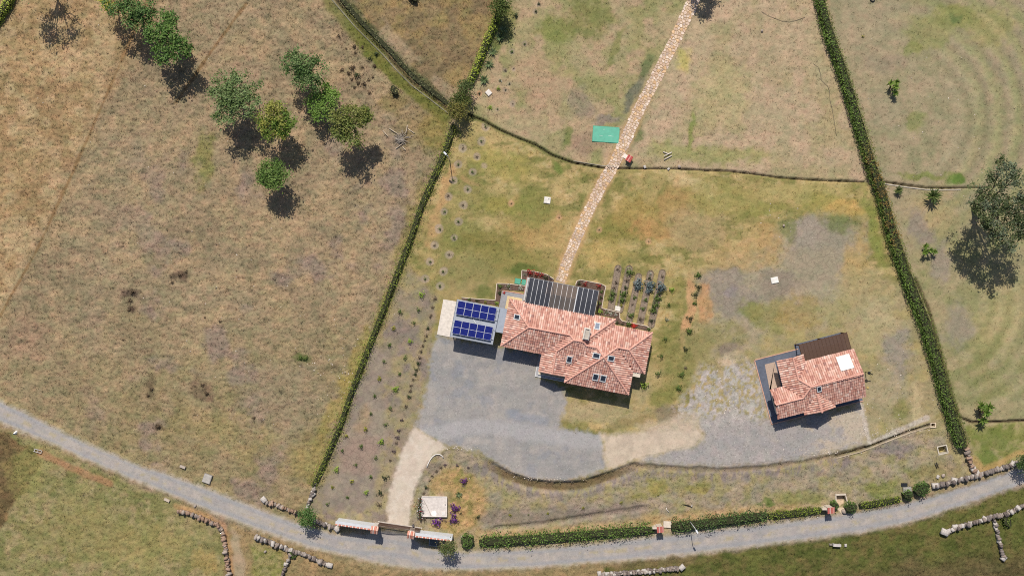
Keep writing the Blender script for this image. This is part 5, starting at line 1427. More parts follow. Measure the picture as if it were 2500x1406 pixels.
# planted strip beside the west hedge: three staggered rows
SOIL = [(1029.7, 719), (1022, 756), (1010.5, 788), (1001, 832.5), (989.4, 873), (976, 912.5), (965, 949.7), (953, 996), (942, 1036), (930.6, 1078.4), (918, 1116.8), (906, 1163), (894, 1201.3)]
SOIL2 = [(977, 761.5), (961, 802), (951.7, 842), (938, 882.5), (926.8, 924.7), (915, 966), (905.6, 1009), (893, 1047.7), (881.8, 1088.8), (869, 1134), (858.8, 1174.5), (848.4, 1213)]
SOIL3 = [(846, 1063), (835.7, 1099.5), (822, 1145.6), (812, 1188), (800, 1229.4)]
for lst, nm, kinds in ((SOIL, "east row of the planted strip", ['bright', 'sapling', 'sapling']), (SOIL2, "middle row of the planted strip", ['sapling', 'yellow', 'sapling']), (SOIL3, "short west row of the planted strip", ['yellow', 'sapling', 'bright'])):
    for i, (x, y) in enumerate(lst):
        plant(kinds[i % 3], x, y, rnd.uniform(.75, 1.0), f"{ordinal(i)} sapling from the north in the {nm}", "sapling", "saplings in the planted strip", "sapling")
ROWC = [(735, 75), (718, 130), (705, 185), (690, 265), (680, 310), (668, 340), (655, 375), (645, 410), (635, 450), (628, 485), (618, 525), (607, 555), (597, 590), (582, 625), (577, 660), (567, 700), (548, 760), (523, 845), (505, 915), (497, 955), (487, 990), (475, 1045), (450, 1100), (420, 1210), (385, 1310), (378, 1385)]
for i, (x, y) in enumerate(ROWC):
    kd = 'mauve' if i in (17, 18, 19, 21) else ('dark' if i in (3, 9, 10, 11, 15, 23, 24) else 'dry')
    plant(kd, 780 + x / 2.603, 700 + y / 2.603, rnd.uniform(.6, .85) if i < 23 else 1.0, f"{ordinal(i)} low clump from the north in the row along the yard's west edge", "shrub", "clumps along the yard's west edge")
# orchard between the houses
OR1 = [(1704.6, 672), (1704.6, 701), (1696.5, 720), (1696.5, 740), (1684, 778), (1683, 809), (1675, 852), (1673.5, 898), (1663, 914), (1656.5, 948)]
OR2 = [(1640.5, 708), (1633, 744), (1628, 780), (1623.5, 827), (1613.5, 868), (1606.5, 911)]
for i, (x, y) in enumerate(OR1):
    plant('dark' if i in (1, 2, 4, 6) else 'green' if i != 7 else 'dry', x, y, 1.0 if i not in (3, 7) else .75, f"{ordinal(i)} shrub from the north in the orchard row farther from the large house", "shrub", "orchard shrubs between the houses")
for i, (x, y) in enumerate(OR2):
    plant(['bright', 'sapling', 'white', 'sapling', 'sapling', 'sapling'][i], x, y, [.8, .9, .8, .9, 1.1, 1.25][i], f"{ordinal(i)} shrub from the north in the orchard row nearer the large house", "shrub", "orchard shrubs between the houses")
plant('bright', 1571, 940, 1.15, "bright leafy shrub at the large house's shaded south east corner", "shrub")
# five mulched beds
beds_p = [[('dry', 1509, 658, .5), ('dry', 1503, 690, .6), ('dry', 1500, 704, .6), ('green', 1496, 718, .75), ('green', 1493, 730, .7)],
          [('green', 1536.5, 664.6, .9), ('dry', 1531, 684, .7), ('dark', 1528, 703, .5), ('green', 1523, 718, .8), ('green', 1519, 733, .8), ('yellow', 1516, 746, .5)],
          [('silver', 1558, 690, .9), ('silver', 1557, 701, .8), ('green', 1549, 726, .5), ('dry', 1544, 743, .4), ('green', 1540, 770, .7)],
          [('white', 1588, 669, .4), ('dark', 1585, 680, .5), ('silver', 1586, 696, 1.0), ('silver', 1584, 708, .8), ('green', 1576, 733, .5), ('green', 1570, 754, .5), ('dry', 1564, 778, .75)],
          [('dry', 1617, 675, .5), ('silver', 1613.5, 702, 1.0), ('dark', 1610, 716, .6), ('green', 1604, 730, .85), ('green', 1599, 744, .85), ('green', 1595, 758, .8), ('dark', 1591, 784, .6)]]
edge = MB
for bi, (a, b) in enumerate(BEDS):
    pa, pb = P(*a), P(*b)
    d = (pb - pa).normalized(); nrm = Vector((-d.y, d.x, 0)); hw = .42
    pts = [pa + nrm * hw * math.cos(t) - d * hw * math.sin(t) for t in np.linspace(0, math.pi, 9)] + [pb - nrm * hw * math.cos(t) + d * hw * math.sin(t) for t in np.linspace(0, math.pi, 9)]
    o = (pa + pb) / 2
    m = MB()
    for k in range(len(pts)):
        m.bar(pts[k] - o + Vector((0, 0, .03)), pts[(k + 1) % len(pts)] - o + Vector((0, 0, .03)), .05, .10, (136, 120, 100))
    bd = thing("vegetable_bed", f"{ordinal(bi)} long narrow vegetable bed counting from the large house's pergola", "garden bed", o, 0, "vegetable beds in a row")
    link("edging", m.mesh("edging", 'conc'), bd)
    link("soil", MB().prism([((p - o).x * .93, (p - o).y * .985) for p in pts], -.03, .03, (148, 132, 116)).mesh("soil", 'soil'), bd)
    for k, (kd, x, y, s) in enumerate(beds_p[bi]):
        plant(kd, x, y, s * 1.4, f"{ordinal(k)} {'silvery' if kd == 'silver' else 'leafy' if kd in ('green', 'bright', 'yellow') else 'small'} plant from the north in the {ordinal(bi)} vegetable bed", "plant", "plants in the vegetable beds")
# sword-leaved plants right of the tall hedge
plant('yucca', 2190, 466, 1.25, "smaller star-shaped yucca close to the tall hedge", "yucca")
plant('yucca', 2271, 481, 2.2, "larger star-shaped yucca below the ditch on the right", "yucca")
plant('palm', 2178, 217, 1.3, "dracaena with several green heads alone on the upper right lawn", "dracaena")
plant('palm', 2263, 612, 1.15, "narrow green dracaena between the tall hedge and the big tree", "dracaena")
plant('palm', 2393, 1004, 1.7, "many-headed green dracaena above the trench at the right", "dracaena")
plant('yellow', 2106, 90, .55, "tiny yellow shrub on the upper right lawn", "shrub")
# south strip
for i, (x, y) in enumerate([(1246, 1257), (1337, 1252), (1424, 1238), (1517, 1226), (1607, 1208)]):
    plant('yellow', x, y, .62 if i != 4 else .4, f"{ordinal(i)} yellow shrub from the west in the row above the front hedge", "shrub", "yellow shrubs above the front hedge")
for k, x, y, s, lb in [('dark', 1167, 1262, .7, "dark low shrub west of the yellow shrub row"), ('dark', 1125, 1253, .4, "tiny dark shrub right of the cistern between the purple bushes"), ('sapling', 1290, 1256, .35, "tiny sapling between the first two yellow shrubs"),
                       ('purple', 1132, 1174, 1.09, "smallest purple flowering bush alone north east of the cistern"), ('purple', 1110, 1239, 1.44, "upper purple bush at the right edge of the cistern"), ('purple', 1109, 1268, 1.38, "lower purple bush right below the cistern's corner"), ('purple', 1067, 1274, 1.49, "purple bush below the cistern near the gate wall"),
                       ('mauve', 1087, 1135, .6, "mauve shrub at the top of the curved border"), ('mauve', 1116, 1136, .55, "mauve shrub alone right of the curved border"), ('mauve', 1143, 1141, .5, "mauve shrub farthest right below the yard's corner"), ('dry', 1076, 1141, .6, "dry shrub second along the curved border"), ('dry', 1065, 1149, .65, "dry shrub third along the curved border"), ('dry', 1056, 1161, .7, "dry shrub fourth along the curved border"), ('dry', 1049, 1172, .6, "dry shrub fifth along the curved border"), ('dark', 1041, 1189, .7, "dark shrub sixth along the curved border"), ('dry', 1034, 1203, .65, "dry shrub at the cistern end of the curved border"),
                       ('dry', 1038, 1268, .9, "dry bush at the cistern's lower left corner"), ('dry', 1088, 1272, .6, "dry shrub between two purple bushes below the cistern"), ('green', 735, 874, .8, "low green weed patch alone in the dry pasture"), ('green', 747, 874, .8, "low green weed beside its twin in the dry pasture")]:
    plant(kind=k, px=x, py=y, size=s, label=lb, cat="shrub")
plant('agave', 1121, 1206, .85, "agave on the golden grass north east of the cistern", "agave")
# dark tussocks near the channel
for i, (x, y, s) in enumerate(sorted([(826, 89, .7), (865, 115, .8), (845, 120, .4), (868, 130, .6), (884, 117, .6), (903, 144, .9), (920, 133, .9), (914, 162, .8), (885, 166, .6), (860, 165, 1.0), (870, 185, 1.1), (835, 172, .7), (858, 195, .6), (875, 203, .8), (888, 207, 1.0), (899, 196, .7), (866, 214, .6), (852, 180, .8), (911, 189, .5), (902, 228, .6)], key=lambda q: q[1])):
    plant('dark' if (x, y) in ((903, 144), (920, 133), (870, 185)) else 'tuss', x, y, s, f"{ordinal(i)} dark tussock from the top of the patch beside the channel", "tussock", "dark tussocks by the channel", "tussock")
for i, (x, y, s) in enumerate(sorted([(325, 712, 1.0), (318, 735, .9), (316, 757, .7), (440, 672, .8), (455, 664, .6), (420, 690, .6), (385, 1040, .8), (370, 950, .8), (495, 940, .7), (505, 960, .8), (362, 965, .6), (300, 830, .5), (500, 775, .4), (538, 785, .6), (620, 1020, .6)], key=lambda q: q[1])):
    plant('tuss', x, y, s, f"{ordinal(i)} dark dry tussock from the top in the lower pasture", "tussock", "dry tussocks in the lower pasture", "tussock")


# ------------------------------------------------------------------ flower beds with white edging
def bed(label, edge_px, soil_px, plants):
    o = P(*soil_px[0])
    t = thing("flower_bed", label, "flower bed", (o.x, o.y, 0))
    link("soil", MB().prism([(P(*q).x - o.x, P(*q).y - o.y) for q in soil_px], -.03, .06, (110, 90, 80)).mesh("soil", 'soil'), t)
    m = MB()
    E_ = [P(*q) for q in edge_px]
    for a, b in zip(E_[:-1], E_[1:]):
        m.bar(a - o + Vector((0, 0, .06)), b - o + Vector((0, 0, .06)), .09, .16, (222, 206, 188))
    link("edging", m.mesh("edging", 'conc'), t)
    for (k, x, y, s, lb) in plants:
        plant(k, x, y, s, lb, "shrub")


e1 = [(1127, 726), (1158, 729), (1209, 732.5), (1213, 692), (1239, 692.5), (1284, 698)]
bed("narrow L-shaped flower bed beside the carport and west terrace", e1, e1 + [(1284, 711), (1225, 707), (1219, 746), (1128, 733)],
    [('green', 1145, 732, .6, "green shrub at the west end of the carport bed"), ('yellow', 1185, 737, .6, "yellowish shrub in the middle of the carport bed"), ('dark', 1165, 735, .6, "dark shrub second in the carport bed"), ('bright', 1213, 741, .6, "yellow-green shrub at the carport bed's inner corner"), ('dark', 1219, 715, .7, "dark shrub where the bed turns north"), ('green', 1221, 700, .8, "green shrub at the outer corner of the L-shaped bed"), ('white', 1241, 700, .9, "white-flecked agave-like shrub in the terrace bed"), ('white', 1270, 704, .9, "white-flecked shrub near the green hatches"), ('redpot', 1231, 715, .5, "reddish potted plant at the terrace corner")])
e2 = [(1273, 682), (1274, 660), (1298, 661.5), (1321, 666), (1336, 670.5), (1352, 681)]
bed("red flower bed north west of the glass pergola", e2, e2 + [(1352, 689), (1292, 679), (1284, 684)],
    [('red', 1295, 666, 1.05, "bright red bush, larger one in the bed left of the path"), ('red', 1310, 671, .8, "dark red bush in the middle of the bed left of the path"), ('red', 1322, 671, .8, "red bush nearest the path left of it"), ('dark', 1334, 678, .9, "dark green shrub at the path end of the red bed"), ('white', 1280, 671, .6, "whitish shrub at the corner of the red bed"), ('mauve', 1344, 682, .6, "reddish-brown shrub at the tip of the red bed")])
e3 = [(1405, 695.5), (1408, 686), (1417, 683), (1467, 692.7), (1479, 699), (1474.5, 719.5), (1469, 752), (1512.4, 763), (1513, 777), (1519, 783.3), (1578, 795.3), (1589, 802.7)]
bed("long flower bed bending round the north east side of the large house", e3, e3 + [(1586, 808), (1500, 790), (1500, 776), (1456, 766), (1462, 710), (1410, 701)],
    [('dark', 1414, 692, .7, "dark shrub at the path end of the long bed"), ('red', 1428, 695, .75, "reddish shrub near the path in the long bed"), ('white', 1426, 689, .4, "white flowering plant near the path in the long bed"), ('red', 1462, 699, .8, "bright red bush at the top corner of the long bed"), ('green', 1469, 713, .6, "first green shrub beside the pergola's east side"), ('dark', 1467, 727, .6, "second shrub beside the pergola's east side"), ('green', 1464, 740, .6, "third shrub beside the pergola's east side"), ('bright', 1464, 760, .8, "bright shrub at the inner bend of the long bed"), ('white', 1480, 763, .8, "white flowering plant, first along the house wall"), ('white', 1492, 766, .8, "white flowering plant, second along the house wall"), ('white', 1503, 769, .7, "white flowering plant, third along the house wall"), ('dark', 1507, 787, .6, "dark shrub at the step of the long bed"), ('dark', 1520, 791, .5, "low dark plant right of the bed's step"), ('green', 1535, 792, .95, "large leafed green shrub by the red pot plant"), ('redpot', 1547, 796, .9, "solid red plant in the lower long bed"), ('green', 1584, 803, .6, "grey-green shrub at the east tip of the long bed")])


# ------------------------------------------------------------------ gate and its walls
def oriented(p0, p1):
    a = P(*p0); b = P(*p1); d = b - a
    return a, d.length, math.atan2(d.y, d.x)


def tile_strip(m, x0, x1, y0, y1, z, cols, step=.22):
    """coping tiles laid across a wall top"""
    n = max(1, int((x1 - x0) / step))
    for k in range(n):
        cx = x0 + (k + .5) * (x1 - x0) / n
        vsx = []
        for y, dz in ((y0, -.06), ((y0 + y1) / 2, .10), (y1, -.06)):
            for t in np.linspace(0, math.pi, 5):
                vsx.append((cx + .10 * math.cos(t), y, z + dz + .09 * math.sin(t)))
        f = [(5 * j + i, 5 * j + i + 1, 5 * j + 6 + i, 5 * j + 5 + i) for j in range(2) for i in range(4)]
        m.add(vsx, f, cols[k % len(cols)])


TC = [(228, 160, 142), (240, 222, 212), (216, 132, 114), (236, 212, 200)]
for nm, p0, p1, lab in (("gate_wall", (827, 1266), (918, 1279), "left grey gate wall with a red tile coping"), ("gate_wall", (1012, 1294), (1106, 1305), "right grey gate wall with a red tile coping")):
    a, L, an = oriented(p0, p1)
    t = thing(nm, lab, "wall", a, an, "gate walls")
    link("wall", MB().box(0, L, -.14, .14, -.05, 2.35, (222, 224, 226)).mesh("wall", 'paint'), t)
    m = MB(); m.box(-.03, L + .03, -.22, -.06, 2.352, 2.40, (206, 150, 132)); tile_strip(m, 0, L, -.30, -.08, 2.40, TC)
    link("coping", m.mesh("coping", 'tile'), t)
    link("cap_band", MB().box(-.02, L + .02, -.05, .30, 2.36, 2.44, (214, 218, 222)).mesh("cap_band", 'paint'), t)
for i, ((x, y), lab) in enumerate((((921, 1281), "left gate pillar with a pitched tile cap"), ((1008, 1293), "right gate pillar with a pitched tile cap"))):
    p = P(x, y)
    t = thing("gate_pillar", lab, "pillar", p, math.radians(-8), "gate pillars")
    link("shaft", MB().box(-.32, .32, -.32, .32, -.05, 2.62, (224, 216, 206)).mesh("shaft", 'paint'), t)
    m = MB()
    m.add([(-.46, -.46, 2.62), (.46, -.46, 2.62), (.46, .46, 2.62), (-.46, .46, 2.62), (-.46, 0, 2.92), (.46, 0, 2.92)], [(3, 2, 1, 0), (0, 1, 5, 4), (2, 3, 4, 5), (1, 2, 5), (3, 0, 4)], (206, 140, 118))
    for k in range(4):
        cx = -.345 + k * .23
        for sy in (-1, 1):
            vsx = []
            for yy, z in ((sy * .5, 2.61), (sy * .02, 2.94)):
                for tt in np.linspace(0, math.pi, 5):
                    vsx.append((cx + .085 * math.cos(tt), yy, z + .085 * math.sin(tt)))
            m.add(vsx, [(j, j + 1, 6 + j, 5 + j) for j in range(4)], [(230, 170, 150), (240, 218, 206), (222, 148, 128), (236, 200, 182)][k])
    link("tile_cap", m.mesh("tile_cap", 'tile'), t)
a, L, an = oriented((926, 1275), (1027, 1290))
t = thing("sliding_gate", "brown picket sliding gate with a curved top at the road", "gate", a, an)
npk = 44
for k in range(npk):
    x = (k + .5) * L / npk
    h = 1.75 + .35 * math.cos((x / L - .15) * 2 * math.pi) * .5
    link("picket", MB().box(x - .032, x + .032, -.03, .03, .08, h, (112, 86, 72)).mesh("picket", 'wood'), t)
for z in (.15, 1.0):
    link("rail", MB().bar((0, .05, z), (L, .05, z), .05, .09, (98, 76, 64)).mesh("rail", 'metal'), t)
pts = [(L * k / 24, .05, 1.72 + .35 * math.cos((k / 24 - .15) * 2 * math.pi) * .5) for k in range(25)]
link("top_rail", MB().tube(pts, [.04] * 25, (92, 72, 60), 5).mesh("top_rail", 'metal'), t)
link("ground_track", MB().bar((-.2, .12, .02), (L + .2, .12, .02), .14, .05, (206, 196, 184)).mesh("ground_track", 'conc'), t)
link("motor_box", MB().disc(L - 1.0, .35, 0, .45, .14, (96, 92, 96), 10).mesh("motor_box", 'metal'), t)
p = P(1058, 1322)
t = thing("notice_panel", "small white framed board leaning in the gate wall's shade", "board", p, math.radians(-6))
link("frame", MB().bar((-.5, -.45, .25), (.5, -.45, .25), .05, .05, (190, 194, 198)).bar((-.5, .4, .55), (-.5, -.45, .25), .05, .05, (190, 194, 198)).bar((.5, .4, .55), (.5, -.45, .25), .05, .05, (190, 194, 198)).mesh("frame", 'paint'), t)
link("panel", MB().add([(-.48, -.43, .24), (.48, -.43, .24), (.48, .4, .53), (-.48, .4, .53), (-.48, -.43, .21), (.48, -.43, .21), (.48, .4, .5), (-.48, .4, .5)], [(0, 1, 2, 3), (7, 6, 5, 4), (0, 4, 5, 1), (1, 5, 6, 2), (2, 6, 7, 3), (3, 7, 4, 0)], (84, 88, 92)).mesh("panel", 'paint'), t)
for sx in (-.45, .45):
    link("leg", MB().bar((sx, .35, 0), (sx, .35, .5), .05, .05, (150, 150, 150)).mesh("leg", 'metal'), t)

# ------------------------------------------------------------------ cistern and small concrete works
o = P(1061, 1234.5)
t = thing("cistern", "square white concrete cistern roof with a corner hatch near the gate", "cistern", o, math.radians(-.5))
link("slab", MB().box(-1.6, 1.6, -1.27, 1.27, -.05, .42, (224, 214, 206)).mesh("slab", 'conc'), t)
m = MB()
for (x0, x1, y0, y1) in ((-1.63, 1.63, 1.21, 1.30), (-1.63, 1.63, -1.30, -1.21), (-1.63, -1.55, -1.21, 1.21), (1.55, 1.63, -1.21, 1.21)): m.box(x0, x1, y0, y1, .40, .48, (232, 224, 216))
link("rim", m.mesh("rim", 'conc'), t)
link("hatch", MB().box(.95, 1.42, -1.1, -.6, .42, .47, (238, 232, 226)).mesh("hatch", 'conc'), t)
link("pipe", MB().tube([(-1.4, .9, .47), (-.9, 0, .47), (-.4, -1.15, .47)], [.025] * 3, (150, 140, 132), 5).mesh("pipe", 'metal'), t)
link("vent", MB().disc(1.4, .38, .42, .6, .07, (210, 206, 200), 8).mesh("vent", 'metal'), t)
link("limewash_patch", MB().disc(-.05, -.85, .42, .428, .36, (250, 248, 244), 9).mesh("limewash_patch", 'conc'), t)


def slab(name, label, cat, px, py, w, l, z, rot, col, z0=-.04, lip=True, mat='conc', group=None):
    o = P(px, py)
    t = thing(name, label, cat, (o.x, o.y, max(gz(o.x, o.y), -.05)), math.radians(rot), group)
    link("lid", MB().box(-w / 2, w / 2, -l / 2, l / 2, z0 - .06, z, col).mesh("lid", mat), t)
    if lip:
        m = MB(); g = tuple(max(0, c - 26) for c in col)
        m.box(-w / 2 - .05, w / 2 + .05, -l / 2 - .05, -l / 2 - .001, -.1, z - .02, g); m.box(-w / 2 - .05, w / 2 + .05, l / 2 + .001, l / 2 + .05, -.1, z - .02, g)
        m.box(-w / 2 - .05, -w / 2 - .001, -l / 2 - .001, l / 2 + .001, -.1, z - .02, g); m.box(w / 2 + .001, w / 2 + .05, -l / 2 - .001, l / 2 + .001, -.1, z - .02, g)
        link("kerb", m.mesh("kerb", mat), t)
    return t


slab("manhole_pad", "white square pad turned like a diamond in the north garden corner", "concrete pad", 1193, 227, .55, .6, .15, 42, (236, 228, 218))
t = slab("manhole_pad", "white square inspection pad in the middle of the west lawn", "concrete pad", 1336, 489, .75, .75, .12, -8, (236, 230, 220))
link("ring", MB().disc(.18, .18, .12, .16, .07, (120, 116, 110), 8).mesh("ring", 'metal'), t)
slab("manhole_pad", "white square pad alone on the cracked soil between the houses", "concrete pad", 1891, 684, .85, .7, .14, 12, (244, 240, 232))
slab("manhole_pad", "small white pad at the foot of the second vegetable bed", "concrete pad", 1508, 753, .62, .55, .1, -10, (238, 232, 222))
slab("concrete_cover", "weathered grey square concrete lid beside the road on the left", "concrete lid", 507, 1167, .95, 1.05, .3, -20, (186, 180, 172))
slab("concrete_block", "small pale block lying in the grass left of the grey lid", "block", 447, 1138.5, .72, .3, .25, -22, (192, 178, 164), lip=False)
slab("concrete_block", "small pale block at the left end of the red-soil stone wall", "block", 408.5, 1219.5, .72, .3, .3, -25, (204, 188, 170), lip=False)
slab("concrete_cover", "pale concrete cover right above the first tiled pillar", "concrete lid", 1629, 1279, .95, .75, .2, -4, (226, 212, 194))
slab("concrete_cover", "grey concrete lid beside the black plate by the road", "concrete lid", 2214, 1197, .98, .9, .25, 5, (172, 168, 160))
slab("black_plate", "black rectangular plate lying above the grey lid", "plate", 2207.5, 1183, .82, .48, .08, 0, (40, 42, 46), lip=False, mat='metal')
t = slab("green_cover", "large turquoise green sheet cover beside the stone path", "cover", 1479.3, 328.7, 3.35, 1.95, .10, -4, (104, 186, 158), mat='paint')
for k, (x0, x1, yy) in enumerate(((-.85, -.35, -.18), (.3, .95, -.12))):
    link("scratch", MB().bar((x0, yy, .104), (x1, yy - .08, .104), .04, .012, (200, 226, 214)).mesh("scratch", 'paint'), t)
link("knob", MB().disc(-.3, .6, .1, .14, .05, (230, 236, 232), 8).mesh("knob", 'paint'), t)
slab("green_hatch", "left one of two small green hatches beside the pergola wall", "hatch", 1264, 686.5, .68, .62, .10, -10, (92, 172, 146), mat='paint', group="green hatches")
slab("green_hatch", "right one of two small green hatches beside the pergola wall", "hatch", 1280.3, 689.3, .62, .6, .10, -10, (92, 172, 146), mat='paint', group="green hatches")

# tiled pillars along the front hedge
for (x, y, lab) in ((1607, 1283, "first tiled meter pillar in the front hedge"), (2018, 1237, "second tiled meter pillar beside the concrete basin")):
    o = P(x, y)
    t = thing("meter_pillar", lab, "pillar", o, math.radians(6), "tiled meter pillars")
    link("shaft", MB().box(-.34, .34, -.28, .28, -.05, 1.75, (220, 206, 190)).mesh("shaft", 'paint'), t)
    link("side_wing", MB().prism([(-.9, .12), (-.34, .18), (-.34, -.1), (-.9, -.05)], -.05, 1.2, (222, 208, 192)).mesh("side_wing", 'paint'), t)
    m = MB()
    m.add([(-.44, -.42, 1.70), (.44, -.42, 1.70), (.44, .36, 1.95), (-.44, .36, 1.95), (-.44, -.42, 1.76), (.44, -.42, 1.76), (.44, .36, 2.02), (-.44, .36, 2.02)], [(3, 2, 1, 0), (4, 5, 6, 7), (0, 1, 5, 4), (1, 2, 6, 5), (2, 3, 7, 6), (3, 0, 4, 7)], (214, 130, 116))
    for k in range(4):
        cx = -.33 + k * .22; vsx = []
        for yy, z in ((-.46, 1.75), (.38, 2.03)):
            for tt in np.linspace(0, math.pi, 5): vsx.append((cx + .085 * math.cos(tt), yy, z + .07 * math.sin(tt)))
        m.add(vsx, [(j, j + 1, 6 + j, 5 + j) for j in range(4)], [(226, 120, 110), (240, 196, 184), (222, 128, 116), (236, 170, 156)][k])
    link("tile_cap", m.mesh("tile_cap", 'tile'), t)
o = P(1535, 389)
t = thing("pump_box", "small red tile roofed box with a white step beside the path", "box", o, math.radians(-32))
link("box", MB().box(-.3, .3, -.32, .32, -.05, .62, (224, 214, 204)).mesh("box", 'paint'), t)
m = MB(); m.box(-.36, .36, -.4, .4, .62, .68, (190, 96, 90))
for k in range(3):
    cx = -.24 + k * .24
    m.add([(cx + .1 * math.cos(tt), yy, .67 + .07 * math.sin(tt)) for yy in (-.42, .42) for tt in np.linspace(0, math.pi, 5)], [(j, j + 1, 6 + j, 5 + j) for j in range(4)], [(196, 92, 88), (224, 150, 142), (190, 88, 84)][k])
link("tile_cap", m.mesh("tile_cap", 'tile'), t)
link("step", MB().box(-.85, -.31, -.2, .34, -.05, .08, (236, 226, 214)).mesh("step", 'conc'), t)

# sunken concrete basins
o = P(2053, 1223)
t = thing("culvert_basin", "open concrete drain basin with a pale apron beside the second tiled pillar", "drain basin", (o.x, o.y, 0), math.radians(2))
BC = (214, 200, 182)
link("back_wall", MB().box(-.72, .66, .78, .98, -.8, .14, BC).mesh("back_wall", 'conc'), t)
link("side_wall", MB().box(-.72, -.58, -.9, .78, -.8, .1, BC).mesh("side_wall", 'conc'), t)
link("side_wall", MB().prism([(.54, .78), (.66, .78), (.95, -.35), (.80, -.8), (.66, -.78), (.78, -.3)], -.8, .1, BC).mesh("side_wall", 'conc'), t)
link("floor", MB().box(-.6, .75, -.95, .8, -.86, -.76, (222, 196, 168)).mesh("floor", 'conc'), t)
link("apron", MB().prism([(-.6, -.9), (.7, -.82), (.5, -1.4), (.1, -1.7), (-.3, -1.2)], -.76, .02, (224, 204, 176)).mesh("apron", 'conc'), t)
t = thing("blue_cloth", "crumpled blue cloth lying in the concrete basin", "cloth", P(2048.5, 1237) + Vector((0, 0, -.74)), .3)
link("cloth", MB().add([(-.2, -.12, 0), (.05, -.2, .03), (.26, -.02, .02), (.1, .16, .04), (-.16, .14, 0), (0, 0, .14)], [(0, 1, 5), (1, 2, 5), (2, 3, 5), (3, 4, 5), (4, 0, 5)], (62, 124, 176)).mesh("cloth", 'paint'), t)
o = P(2301, 1097.5)
t = thing("culvert_basin", "open square concrete drain pit under the tall hedge's lower end", "drain basin", (o.x, o.y, 0), math.radians(13))
for k, (x0, x1, y0, y1) in enumerate(((-.66, .66, .46, .58), (-.66, .66, -.58, -.46), (-.66, -.54, -.46, .46), (.54, .66, -.46, .46))):
    link("wall", MB().box(x0, x1, y0, y1, -1.0, .1 if k != 1 else .03, (214, 204, 186)).mesh("wall", 'conc'), t)
link("floor", MB().box(-.55, .55, -.47, .47, -1.05, -.95, (186, 170, 112)).mesh("floor", 'conc'), t)
o = P(2278, 1037)
t = thing("culvert_basin", "small concrete drain inlet at the end of the thin channel", "drain basin", (o.x, o.y, 0), math.radians(0))
for (x0, x1, y0, y1) in ((-.4, .32, -.34, -.2), (.22, .34, -.2, .3), (-.36, -.26, -.2, .3), (-.26, .22, .22, .3)):
    link("wall", MB().box(x0, x1, y0, y1, -.6, .1, (226, 206, 178)).mesh("wall", 'conc'), t)
link("floor", MB().box(-.27, .23, -.21, .23, -.66, -.56, (120, 100, 80)).mesh("floor", 'conc'), t)
o = P(2041, 1328)
t = thing("culvert_headwall", "short pale concrete culvert headwall below the road", "headwall", (o.x, o.y, 0), math.radians(-3))
link("beam", MB().box(-.5, .5, -.18, .14, .25, .55, (208, 202, 196)).mesh("beam", 'conc'), t)
link("pier", MB().box(-.48, -.3, -.14, .12, -.1, .25, (160, 152, 144)).mesh("pier", 'conc'), t)
link("pier", MB().box(.3, .48, -.14, .12, -.1, .25, (160, 152, 144)).mesh("pier", 'conc'), t)
link("wing", MB().box(-.92, -.55, -.1, .06, -.1, .3, (150, 142, 132)).mesh("wing", 'conc'), t)


# ------------------------------------------------------------------ lamps, posts and loose things
def lamp(label, px, py, z, armdir, group):
    top = P(px, py, z)
    t = thing("lamp_post", label, "lamp post", (top.x, top.y, -.05), 0, group)
    link("pole", MB().tube([(0, 0, 0), (0, 0, z * .6), (0, 0, z)], [.06, .05, .04], (200, 204, 206), 8).mesh("pole", 'metal', True), t)
    m = MB(); m.tube([(0, 0, z - .03), (armdir[0] * .3, armdir[1] * .3, z + .04)], [.03, .03], (206, 208, 210), 6)
    link("arm", m.mesh("arm", 'metal'), t)
    m = MB(); ax, ay = armdir
    m.prism([(ax * .25 - ay * .11, ay * .25 + ax * .11), (ax * .7 - ay * .09, ay * .7 + ax * .09), (ax * .7 + ay * .09, ay * .7 - ax * .09), (ax * .25 + ay * .11, ay * .25 - ax * .11)], z + .01, z + .11, (236, 240, 244))
    link("lamp_head", m.mesh("lamp_head", 'paint'), t)


lamp("white-headed lamp post beside the west hedge", 1093, 381, 4.1, (-.7, .7), "lamp posts")
lamp("white-headed lamp post rising through the front hedge", 1697, 1289, 4.4, (.5, -.86), "lamp posts")
o = P(2112, 908)
t = thing("garden_lantern", "black garden lantern post with a side arm by the small house", "lantern", (o.x, o.y, -.03), 0)
link("pole", MB().tube([(0, 0, 0), (0, 0, 1.5)], [.05, .045], (26, 28, 30), 8).mesh("pole", 'metal'), t)
link("dome", MB().disc(0, 0, 1.5, 1.6, .2, (30, 34, 38), 12).disc(0, 0, 1.6, 1.72, .2, (30, 34, 38), 12, .08).mesh("dome", 'metal'), t)
link("arm", MB().tube([(0, 0, 1.45), (.35, -.14, 1.4), (.55, -.22, 1.3)], [.05, .05, .07], (26, 30, 30), 8).mesh("arm", 'metal'), t)
o = P(2118.5, 946)
t = thing("valve_cover", "small round straw-coloured cover right of the small house", "cover", (o.x, o.y, gz(o.x, o.y)), 0)
link("ring", MB().disc(0, 0, -.05, .1, .17, (214, 186, 120), 12, .15).mesh("ring", 'conc'), t)
link("cap", MB().disc(0, 0, .1, .13, .06, (90, 80, 60), 8).mesh("cap", 'conc'), t)


def stick(name, label, cat, pts, rad, col, z=.06, mat='paint', group=None, extra=None):
    W_ = [P(*q) for q in pts]
    o = W_[0]
    t = thing(name, label, cat, (o.x, o.y, max(gz(o.x, o.y), 0)), 0, group)
    P3 = [(w.x - o.x, w.y - o.y, z) for w in W_]
    link("length", MB().tube(P3, [rad] * len(P3), col, 6).mesh("length", mat, True), t)
    return t


